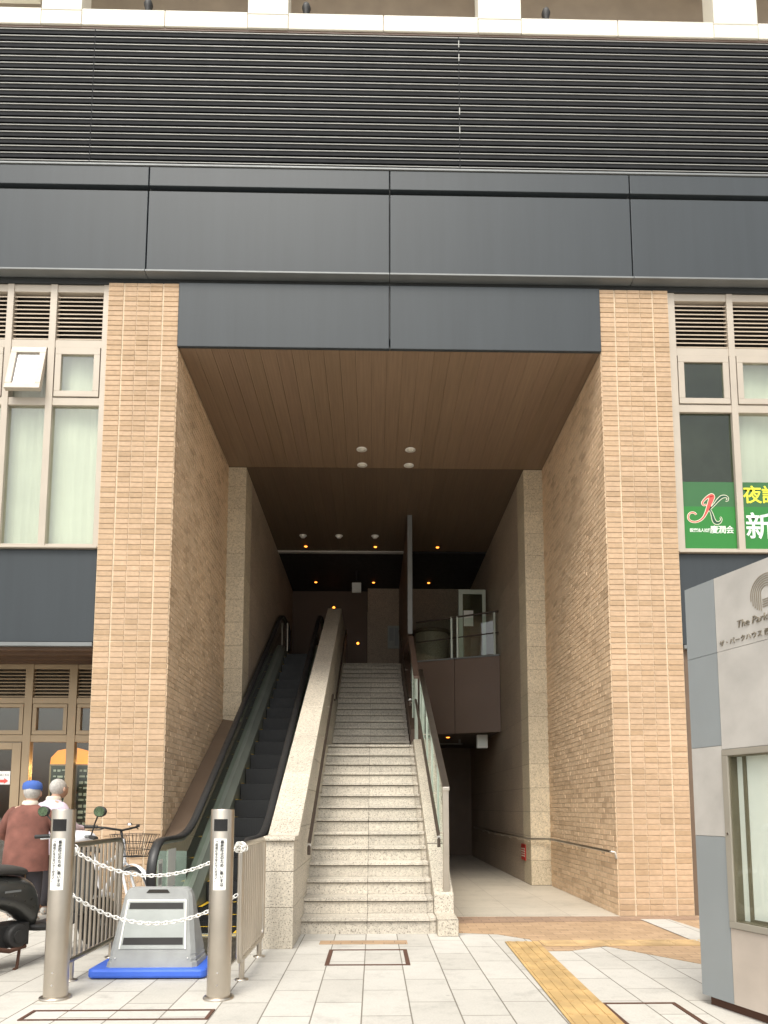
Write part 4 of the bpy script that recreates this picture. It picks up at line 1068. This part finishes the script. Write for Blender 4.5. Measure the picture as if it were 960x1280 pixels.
# mezzanine fittings
t = thing('mezzanine_railing', 'glass railing with dark rails on the angled mezzanine', 'railing', (1.7, 14.6, 4.3))
def mzr(tt, z, back=.08): p = mzp(tt) - nn * 3; return (p.x, p.y, z)
MB().tube([mzr(0, 5.15), mzr(1, 5.22)], .02, 8).build('top_rail', M['handrail_dark'], t); MB().tube([mzr(0, 4.72), mzr(1, 4.78)], .014, 8).build('mid_rail', M['handrail_dark'], t)
for tt in (.43, .5, .93):
    a = Vector(mzr(tt, 4.3)); MB().box(a.x - .018, a.x + .018, a.y - .018, a.y + .018, 4.3, 5.2).build('post', M['post_green'], t)
for a_, b_ in ((.0, .42), (.51, .92)):
    p, q = Vector(mzr(a_, 4.34)), Vector(mzr(b_, 4.34)); MB().add([p, q, q + Vector((0, 0, .8)), p + Vector((0, 0, .8))], [(0, 1, 2, 3)]).build('glass_panel', M['glass_rail'], t)
t = thing('glass_door', 'pale framed glass door standing open on the mezzanine', 'door', (2.1, 15.2, 4.3))
MB().box(1.86, 1.95, 15.4, 15.46, 4.3, 6.02).box(2.38, 2.46, 15.4, 15.46, 4.3, 6.02).box(1.95, 2.38, 15.4, 15.46, 5.92, 6.02).build('frame', M['post_green'], t, bevel=.004)
MB().box(1.95, 2.38, 15.42, 15.43, 4.3, 5.92).build('pane', M['glass_dark'], t)
MB().box(1.97, 2.18, 15.41, 15.417, 5.2, 5.55).build('paper', M['label_white'], t)
t = thing('round_counter', 'round pale counter behind the mezzanine railing', 'counter', (1.35, 16.6, 4.28))
MB().lathe([(.40, 4.28), (.40, 5.28)], 32, 0, (1.35, 16.6, 0)).build('drum', M['granite_wall'], t)
MB().lathe([(.42, 5.28), (.45, 5.30), (.45, 5.36), (.0001, 5.37)], 32, 0, (1.35, 16.6, 0)).build('top', M['brown_post'], t)
t = tag(MB().lathe([(.09, 0), (.09, .75), (.0001, .76)], 20, 0, (0, 0, 0)).build('duct_pipe', M['post_green'], loc=(2.4, 15.6, 6.1)), 'short pale round duct above the glass door', 'duct')

# ================================================================== SHOP FITTINGS
for x, y, lb in ((-4.25, 10.3, 'behind the left pane of the shop'), (-3.72, 10.3, 'behind the pane next to the brick pier')):
    t = thing('pendant_lamp', f'glowing orange pendant lamp {lb}', 'lamp', (x, y, 2.0), 'orange lamps in the shop')
    MB().lathe([(.31, 1.84), (.30, 1.95), (.22, 2.05), (.03, 2.10)], 28, 0, (x, y, 0)).build('shade', M['orange_lamp'], t)
    MB().tube([(x, y, 2.1), (x, y, 3.1)], .008, 6).build('cord', M['black'], t)
    pl = bpy.data.lights.new('lamp_light', 'POINT'); pl.energy = 28; pl.color = (1, .55, .2); pl.shadow_soft_size = .1
    po = bpy.data.objects.new('lamp_light', pl); COL.objects.link(po); po.parent = t; po.location = (0, 0, -.2)
def board(label, x0, x1, z0, z1, y, rows, name='menu_board'):
    t = thing(name, label, 'menu board', ((x0 + x1) / 2, y, z0), 'boards behind the shop glass')
    MB().box(x0, x1, y, y + .02, z0, z1).build('panel', M['menu'], t)
    m = MB().box(x0 - .02, x1 + .02, y - .01, y + .02, z1, z1 + .02).box(x0 - .02, x0, y - .01, y + .02, z0, z1).box(x1, x1 + .02, y - .01, y + .02, z0, z1); m.build('frame', M['frame_shop'], t)
    rr = random.Random(3); m = MB()
    for i in range(rows):
        z = z1 - .05 - i * (z1 - z0 - .06) / rows; x = x0 + .03
        while x < x1 - .06:
            w2 = rr.uniform(.02, .07); m.box(x, min(x + w2, x1 - .02), y - .004, y - .001, z - rr.uniform(.012, .04), z); x += w2 + .02
    m.build('print', M['menu_ink'], t)
board('dark green menu board with pale print behind the shop window', -4.22, -3.92, 1.02, 1.80, SY + .12, 9)
board('narrow dark menu board with pale print next to the brick pier', -3.88, -3.56, .9, 1.80, SY + .12, 11)
# climbing plant at the right shop
pl_ = thing('climbing_plant', 'narrow green plant in a pot between the brown post and the sign', 'plant', (4.05, 8.75, 0))
MB().lathe([(.10, 0), (.14, .30), (.15, .31), (.13, .31), (.11, .28), (.0001, .27)], 20, 0, (4.05, 8.75, 0)).build('pot', M['brown_post'], pl_)
m = MB(); rr = random.Random(5)
MB().tube([(4.05, 8.75, .25), (4.07, 8.76, 1.3), (4.04, 8.75, 2.5)], [.014, .01, .005], 6).build('stem', M['rust'], pl_)
for i in range(420):
    z = rr.uniform(.35, 2.75); a = rr.uniform(0, 6.283); d = rr.uniform(.02, .15); c = Vector((4.05 + d * math.cos(a), 8.75 + d * math.sin(a), z))
    u = Vector((rr.uniform(-1, 1), rr.uniform(-1, 1), rr.uniform(-.6, .6))).normalized() * rr.uniform(.025, .05); v = u.orthogonal().normalized() * .016
    m.add([c - u, c + v, c + u, c - v], [(0, 1, 2, 3)])
m.build('leaves', M['leaf'], pl_)

# ================================================================== SCOOTER
def rotz(p, c, a): return Matrix.Translation(c) @ Matrix.Rotation(a, 4, 'Z')
SCO = thing('scooter', 'dark grey motor scooter parked on its stand behind the left bollard', 'scooter', (-3.06, 5.70, 0))
SCO.rotation_euler = (0, 0, R(90 - 26))        # local x = forward
def loft(rings, mi=0, m=None, cap=True):
    m = m or MB(); n = len(rings[0]); vs = [p for r_ in rings for p in r_]
    fs = [(i * n + k, i * n + (k + 1) % n, (i + 1) * n + (k + 1) % n, (i + 1) * n + k) for i in range(len(rings) - 1) for k in range(n)]
    if cap: fs += [list(range(n))[::-1], list(range(len(vs) - n, len(vs)))]
    return m.add(vs, fs, mi, True)
def ell(cx_, cy_, cz_, ry, rz, n=14, ax='x', pw=2.6):
    o = []
    for k in range(n):
        a = 2 * math.pi * k / n; c, s = math.cos(a), math.sin(a)
        a_ = ry * math.copysign(abs(c) ** (2 / pw), c); b_ = rz * math.copysign(abs(s) ** (2 / pw), s)
        o.append({'x': (cx_, cy_ + a_, cz_ + b_), 'z': (cx_ + a_, cy_ + b_, cz_), 'y': (cx_ + a_, cy_, cz_ + b_)}[ax])
    return o
def lb(m, name, mat, par, **k): return m.build(name, mat, par, world=False, **k)
def wheel(par, x, r, name='wheel', wdt=.05):
    wh = lb(MB().lathe([(r - .055, -wdt * .8), (r - .015, -wdt), (r, -wdt * .5), (r, wdt * .5), (r - .015, wdt), (r - .055, wdt * .8), (r - .055, -wdt * .8)], 32, 0, (x, 0, r), 'y'), name, M['rubber'], par)
    m = MB().lathe([(r - .05, -.03), (r - .07, -.02), (r - .07, .02), (r - .05, .03)], 28, 0, (x, 0, r), 'y').lathe([(.0001, -.05), (.04, -.05), (.04, .05), (.0001, .05)], 16, 0, (x, 0, r), 'y')
    for k in range(5):
        a = 2 * math.pi * k / 5; m.tube([(x + .03 * math.cos(a), 0, r + .03 * math.sin(a)), (x + (r - .06) * math.cos(a), 0, r + (r - .06) * math.sin(a))], .014, 6)
    lb(m, 'rim', M['edge_alu'], wh); return wh
wheel(SCO, 0, .22); wheel(SCO, 1.24, .22)
lb(loft([ell(-.30, 0, .66, .03, .03), ell(-.24, 0, .66, .10, .06), ell(-.05, 0, .62, .165, .115), ell(.15, 0, .60, .175, .13), ell(.34, 0, .56, .155, .16), ell(.46, 0, .48, .13, .20), ell(.52, 0, .40, .10, .14)]), 'body', M['scooter_grey'], SCO, sub=1)
lb(loft([ell(-.26, 0, .735, .06, .03), ell(-.18, 0, .765, .125, .045), ell(.05, 0, .775, .15, .05), ell(.28, 0, .765, .14, .045), ell(.42, 0, .735, .10, .03)]), 'seat', M['seat_black'], SCO, sub=1)
lb(loft([ell(.40, 0, .30, .13, .035), ell(.6, 0, .265, .17, .035), ell(.82, 0, .275, .17, .035), ell(.92, 0, .33, .16, .045)]), 'floorboard', M['black'], SCO, sub=1)
lb(loft([ell(.86, 0, .28, .17, .03, ax='z'), ell(.90, 0, .45, .19, .05, ax='z')][:0] + [[(p[0], p[1], p[2]) for p in ell(.93, 0, .30, .045, .17, ax='z')], ell(.98, 0, .50, .05, .20, ax='z'), ell(1.0, 0, .68, .05, .19, ax='z'), ell(.98, 0, .84, .05, .14, ax='z'), ell(.95, 0, .92, .04, .07, ax='z')]), 'leg_shield', M['scooter_grey'], SCO, sub=1)
lb(loft([ell(1.0, 0, .44, .075, .03), ell(1.15, 0, .475, .085, .03), ell(1.35, 0, .46, .08, .025), ell(1.46, 0, .40, .05, .02)]), 'front_fender', M['white_paint'], SCO, sub=1)
lb(MB().tube([(1.24, .07, .22), (1.06, .06, .70)], .02, 8).tube([(1.24, -.07, .22), (1.06, -.06, .70)], .02, 8).tube([(1.1, 0, .6), (.95, 0, .98)], .025, 8), 'fork', M['black'], SCO)
lb(loft([ell(.84, 0, .985, .06, .035), ell(.90, 0, 1.0, .17, .06), ell(1.02, 0, .99, .16, .07), ell(1.10, 0, .97, .09, .055)]), 'headlight_cowl', M['white_paint'], SCO, sub=1)
lb(MB().lathe([(.0001, 1.135), (.05, 1.13), (.062, 1.10), (.062, 1.07)], 18, 0, (0, 0, .97), 'x'), 'headlight', M['glass_case'], SCO)
for s in (1, -1):
    hb = lb(MB().tube([(.92, s * .12, 1.005), (.88, s * .22, 1.01), (.83, s * .33, 1.0)], .013, 8), 'handlebar', M['edge_alu'], SCO)
    lb(MB().tube([(.862, s * .25, 1.006), (.815, s * .37, .998)], .018, 10), 'grip', M['black'], hb)
    lb(MB().tube([(.93, s * .2, 1.0), (.92, s * .28, .985), (.87, s * .37, .975)], .007, 6), 'brake_lever', M['chrome'], hb)
    mr = lb(MB().tube([(.90, s * .22, 1.02), (.90, s * .26, 1.13), (.88, s * .31, 1.19)], .0065, 6), 'mirror_stalk', M['black'], SCO)
    mm = loft([ell(.86, s * .345, 1.225, .03, .022, ax='x', pw=2), ell(.862, s * .345, 1.225, .07, .048, ax='x', pw=2), ell(.885, s * .345, 1.225, .066, .045, ax='x', pw=2), ell(.90, s * .345, 1.225, .03, .02, ax='x', pw=2)])
    lb(mm, 'mirror_shell', M['black'], mr)
    lb(MB().add(ell(.8585, s * .345, 1.225, .062, .042, ax='x', pw=2), [list(range(14))]), 'mirror_face', M['mirror_reflection'], mr)
lb(MB().box(-.05, .42, -.10, .12, .16, .34).lathe([(.0001, -.16), (.085, -.16), (.095, -.145), (.095, -.10)], 24, 0, (.28, 0, .25), 'y').lathe([(.05, -.175), (.05, -.15)], 18, 0, (.28, 0, .25), 'y'), 'engine', M['black'], SCO, bevel=.015)
lb(MB().tube([(.36, -.13, .16), (.2, -.16, .15), (.05, -.17, .19)], .018, 8).tube([(.05, -.17, .19), (-.30, -.18, .27)], [.045, .055], 14), 'exhaust', M['rust'], SCO)
lb(MB().tube([(.33, .11, .17), (.28, .15, .0)], .012, 8).tube([(.33, -.11, .17), (.28, -.15, .0)], .012, 8).tube([(.33, -.11, .17), (.33, .11, .17)], .012, 8).tube([(.28, -.15, .006), (.24, -.17, .006)], .012, 8), 'centre_stand', M['rust'], SCO)
lb(loft([ell(-.12, 0, .50, .08, .012), ell(-.26, 0, .40, .09, .012), ell(-.34, 0, .26, .08, .01)]), 'rear_fender', M['black'], SCO)
lb(MB().box(-.315, -.300, -.10, .10, .36, .50), 'number_plate', M['white'], SCO)
lb(loft([ell(-.335, 0, .645, .07, .03), ell(-.30, 0, .645, .10, .045)]), 'tail_light', M['red_film'], SCO)
lb(MB().box(.12, .26, -.182, -.176, .60, .615), 'badge', M['edge_alu'], SCO)

# ================================================================== BICYCLE
BK = thing('bicycle', 'white framed bicycle with wire basket leaning in front of the brick pier', 'bicycle', (-3.27, 8.22, 0))
BK.rotation_euler = (0, 0, R(-40))
def bwheel(x, r=.31):
    P = [(x + r * math.cos(2 * math.pi * k / 36), 0, .33 + r * math.sin(2 * math.pi * k / 36)) for k in range(36)]
    wh = lb(MB().tube(P, .02, 8, 0, True, up=(0, 1, 0)), 'wheel', M['rubber'], BK)
    P2 = [(x + (r - .025) * math.cos(2 * math.pi * k / 36), 0, .33 + (r - .025) * math.sin(2 * math.pi * k / 36)) for k in range(36)]
    m = MB().tube(P2, .011, 6, 0, True, up=(0, 1, 0)).lathe([(.022, -.045), (.022, .045)], 12, 0, (x, 0, .33), 'y')
    for k in range(18):
        a = 2 * math.pi * k / 18; m.tube([(x + .02 * math.cos(a + .6), .03 * (-1) ** k, .33 + .02 * math.sin(a + .6)), (x + (r - .03) * math.cos(a), 0, .33 + (r - .03) * math.sin(a))], .0022, 4)
    lb(m, 'rim', M['chrome'], wh)
bwheel(0); bwheel(1.06)
fr = MB()
head_t, head_b, bb, st_t = (.84, 0, .93), (.885, 0, .70), (.42, 0, .29), (.30, 0, .72)
for a, b, r_ in ((head_t, head_b, .022), (head_b, bb, .026), (bb, st_t, .019), ((.86, 0, .80), (.34, 0, .58), .018)): fr.tube([a, b], r_, 10)
for s in (1, -1):
    fr.tube([bb, (0, s * .05, .33)], .012, 8); fr.tube([(.32, 0, .66), (0, s * .05, .33)], .010, 8)
lb(fr, 'frame', M['white_paint'], BK)
fk = MB().tube([(.885, 0, .70), (.91, .045, .64), (1.06, .05, .33)], .014, 8).tube([(.885, 0, .70), (.91, -.045, .64), (1.06, -.05, .33)], .014, 8)
lb(fk, 'fork', M['white_paint'], BK)
hbk = lb(MB().tube([(.84, 0, .92), (.80, 0, 1.02)], .014, 8).tube([(.66, -.29, 1.06), (.80, -.18, 1.05), (.82, 0, 1.02), (.80, .18, 1.05), (.66, .29, 1.06)], .012, 8), 'handlebar', M['black'], BK)
for s in (1, -1):
    lb(MB().tube([(.74, s * .23, 1.058), (.63, s * .31, 1.06)], .018, 8), 'grip', M['black'], hbk)
    lb(MB().tube([(.80, s * .17, 1.05), (.76, s * .22, 1.03), (.66, s * .29, 1.025)], .006, 6), 'brake_lever', M['black'], hbk)
lb(MB().lathe([(.0001, 1.10), (.025, 1.09), (.028, 1.07)], 12, 0, (.80, .1, 0)), 'bell', M['chrome'], hbk)
bs = MB()
for z, gx, gy in ((.76, .12, .10), (.83, .14, .125), (.90, .16, .15), (.985, .18, .175)):
    c = 1.06; bs.tube([(c - gx, -gy, z), (c + gx, -gy, z), (c + gx, gy, z), (c - gx, gy, z)], .003, 5, 0, True)
for k in range(9):
    t_ = -1 + 2 * k / 8
    for s in (1, -1):
        bs.tube([(1.06 + .12 * t_, s * .10, .76), (1.06 + .18 * t_, s * .175, .985)], .0025, 5); bs.tube([(1.06 + s * .12, .10 * t_, .76), (1.06 + s * .18, .175 * t_, .985)], .0025, 5)
    bs.tube([(1.06 + .12 * t_, -.10, .76), (1.06 + .12 * t_, .10, .76)], .0025, 5)
lb(bs, 'basket', M['black'], BK)
lb(loft([ell(.14, 0, .80, .03, .025), ell(.2, 0, .81, .085, .03), ell(.30, 0, .80, .06, .028), ell(.42, 0, .785, .02, .02)]), 'saddle', M['black'], BK, sub=1)
lb(MB().tube([st_t, (.285, 0, .79)], .013, 8), 'seat_post', M['chrome'], BK)
ck_ = MB().lathe([(.09, .04), (.09, .045)], 24, 0, (.42, 0, .29), 'y').tube([(.42, .06, .29), (.52, .07, .17)], .01, 6).tube([(.42, -.06, .29), (.32, -.07, .41)], .01, 6).box(.48, .56, .07, .16, .155, .18).box(.28, .36, -.16, -.07, .40, .425)
lb(ck_, 'crank', M['black'], BK)
for x, a0, a1 in ((0, 20, 200), (1.06, 30, 150)):
    P = [(x + .345 * math.cos(R(a0 + (a1 - a0) * k / 16)), 0, .33 + .345 * math.sin(R(a0 + (a1 - a0) * k / 16))) for k in range(17)]
    lb(MB().sweep(P, [(-.03, 0), (0, .012), (.03, 0), (0, .006)], 0, (0, 1, 0)), 'mudguard', M['white_paint'], BK)
lb(MB().tube([(0, .06, .33), (.05, .16, .0)], .009, 6), 'kickstand', M['chrome'], BK)

# ================================================================== PEOPLE
def skin_body(name, joints, edges, mat, par, root=0, sub=2):
    me = bpy.data.meshes.new(name); me.from_pydata([j[0] for j in joints], edges, []); me.materials.append(mat)
    o = bpy.data.objects.new(name, me); COL.objects.link(o); o.parent = par
    o.modifiers.new('skin', 'SKIN'); sv = me.skin_vertices[0].data
    for i, j in enumerate(joints): sv[i].radius = j[1] if isinstance(j[1], tuple) else (j[1], j[1]); sv[i].use_root = (i == root)
    b = o.modifiers.new('sub', 'SUBSURF'); b.levels = sub; b.render_levels = sub
    for p in me.polygons: p.use_smooth = True
    return o
def person(label, loc, rz, h, bend, top_mat, leg_mat, hem, arms, cap):
    t = thing('person', label, 'person', loc, 'people at the shop'); t.rotation_euler = (0, 0, rz)
    k = h / 1.6                        # local: +x right, +y forward, z up
    S = lambda x, y, z: (x * k, y * k, z * k)
    bf = lambda z: bend * max(0, z - .85)          # forward lean
    J = [(S(0, bf(.9), .88), .13 * k)]; E = []
    def add(p, r_, par_): J.append((p, r_)); E.append((par_, len(J) - 1)); return len(J) - 1
    a = add(S(0, bf(1.1), 1.08), (.14 * k, .105 * k), 0); c = add(S(0, bf(1.28), 1.24), (.15 * k, .10 * k), a)
    n1 = add(S(0, bf(1.36) + .01, 1.335), .058 * k, c); n2 = add(S(0, bf(1.42) + .03, 1.40), .052 * k, n1)
    hd = add(S(0, bf(1.5) + .045, 1.475), (.072 * k, .085 * k), n2); ht = add(S(0, bf(1.58) + .04, 1.55), (.066 * k, .08 * k), hd)
    for s in (1, -1):
        hp_ = add(S(s * .09, bf(.86), .80), .085 * k, 0); kn = add(S(s * .10, .03, .45), .058 * k, hp_); an = add(S(s * .105, -.01, .09), .04 * k, kn); add(S(s * .115, .13, .035), .034 * k, an)
        sh = add(S(s * .175, bf(1.28), 1.27), .056 * k, c); el, wr = arms[0 if s > 0 else 1]
        e = add(S(*el), .042 * k, sh); wv = add(S(*wr), .030 * k, e)
        d = (Vector(wr) - Vector(el)).normalized(); side_ = d.orthogonal().normalized(); up_ = d.cross(side_)
        pm = Vector(wr) + d * .055; pi = add(S(*pm), .026 * k, wv)
        for f in range(4):
            o_ = side_ * (f - 1.5) * .019; q1 = pm + d * .035 + o_; q2 = pm + d * (.07 + (.012 if f in (1, 2) else 0)) + o_ * 1.1 - up_ * .012
            i1 = add(S(*q1), .0095 * k, pi); add(S(*q2), .008 * k, i1)
        th = Vector(wr) + d * .03 + side_ * -.03 - up_ * .01; i1 = add(S(*th), .011 * k, wv); add(S(*(th + d * .03 - side_ * .012)), .009 * k, i1)
    skin_body('body', J, E, M['skin'], t)
    # jacket: rings round the leaning torso, open at the hem
    rings = []
    for z, rx, ry in ((hem, .25, .19), (hem + .12, .25, .19), (.95, .235, .175), (1.1, .225, .16), (1.22, .23, .145), (1.29, .20, .12), (1.335, .11, .085), (1.355, .075, .07)):
        cy_ = bf(z); rings.append([S(rx * math.cos(2 * math.pi * q / 20) + random.uniform(-.006, .006), cy_ + ry * math.sin(2 * math.pi * q / 20) + random.uniform(-.006, .006), z) for q in range(20)])
    lb(loft(rings, cap=False), 'jacket', top_mat, t, sub=1)
    for i, s in enumerate((1, -1)):
        el, wr = Vector(arms[i][0]), Vector(arms[i][1]); sh = Vector((s * .17, bf(1.28), 1.265))
        lb(MB().tube([S(*(sh + Vector((-s * .05, 0, .01)))), S(*sh), S(*(sh.lerp(el, .5))), S(*el), S(*(el.lerp(wr, .5))), S(*wr)], [.075 * k, .082 * k, .072 * k, .066 * k, .06 * k, .052 * k], 14), 'sleeve', top_mat, t, sub=1)
        kn, hp_ = Vector((s * .10, .03, .45)), Vector((s * .09, bf(.86), .84))
        lb(MB().tube([S(*hp_), S(*hp_.lerp(kn, .5)), S(*kn), S(s * .105, .0, .25), S(s * .105, -.01, .07)], [.115 * k, .10 * k, .085 * k, .075 * k, .072 * k], 14), 'trouser_leg', leg_mat, t, sub=1)
        lb(loft([ell(0, 0, 0, .01, .01)][:0] + [[S(s * .112 + p[0], p[1], p[2]) for p in ell(0, y_, z_, .035 + 0 * y_, hh, ax='y')] for y_, z_, hh in ((-.07, .04, .03), (-.03, .05, .048), (.06, .045, .042), (.14, .03, .026), (.17, .025, .015))]), 'shoe', M['shoe'], t, sub=1)
    hy, hz_ = bf(1.5) + .045, 1.49
    m = MB(); m.ball(S(0, hy - .012, hz_ + .015), .098 * k, .92, 1.08, 1.08, 20, 14); lb(m, 'hair', M['grey_hair'], t)
    m = MB()
    for s in (1, -1): m.ball(S(s * .088, hy + .01, hz_ - .015), .03 * k, .45, .7, 1.1, 10, 8)
    m.ball(S(0, hy + .112, hz_ - .02), .018 * k, .8, 1.1, 1.2, 10, 8)
    lb(m, 'ears_and_nose', M['skin'], t)
    m = MB(); m.ball(S(0, hy + .03, hz_ - .02), .088 * k, .86, 1.0, 1.15, 18, 12); lb(m, 'face', M['skin'], t)
    m = MB()
    for s in (1, -1): m.ball(S(s * .032, hy + .105, hz_ + .01), .010 * k, 1.2, .6, .8, 8, 6)
    m.box(*[v * k for v in (-.025, .025, hy + .106, hy + .113, hz_ - .07, hz_ - .062)]); lb(m, 'eyes_and_mouth', M['ink'], t)
    lb(MB().lathe([(.085, 1.335), (.088, 1.37), (.072, 1.395)], 20).xf(Matrix.Scale(k, 4) @ Matrix.Translation((0, bf(1.37) + .005, 0))), 'collar', M['cream'], t)
    if cap:
        prof = [(.106, 0), (.108, .035), (.098, .075), (.06, .10), (.0001, .108)]
        lb(MB().lathe(prof, 22).xf(Matrix.Scale(k, 4) @ Matrix.Translation((0, hy - .008, hz_ + .035))), 'cap', M['blue_cap'], t)
        lb(loft([[S(p[0], p[1], p[2]) for p in ell(0, hy + .08, hz_ + .045, .08, .008, ax='y')], [S(p[0], p[1], p[2]) for p in ell(0, hy + .17, hz_ + .03, .06, .006, ax='y')]]), 'cap_brim', M['blue_cap'], t)
    return t
person('person in a rust red jacket and blue cap, seen from behind', (-3.80, 8.05, 0), R(8), 1.53, .12, M['jacket'], M['trousers'], .60,
       [((.30, .12, 1.02), (.22, .36, .96)), ((-.32, .10, 1.0), (-.24, .34, .94))], True)
person('grey haired person in a lavender shirt beyond the left bollard', (-3.98, 8.85, 0), R(-28), 1.60, .22, M['lavender'], M['trousers'], .70,
       [((.27, .20, 1.0), (.18, .44, .98)), ((-.27, .22, 1.0), (-.18, .46, .98))], False)
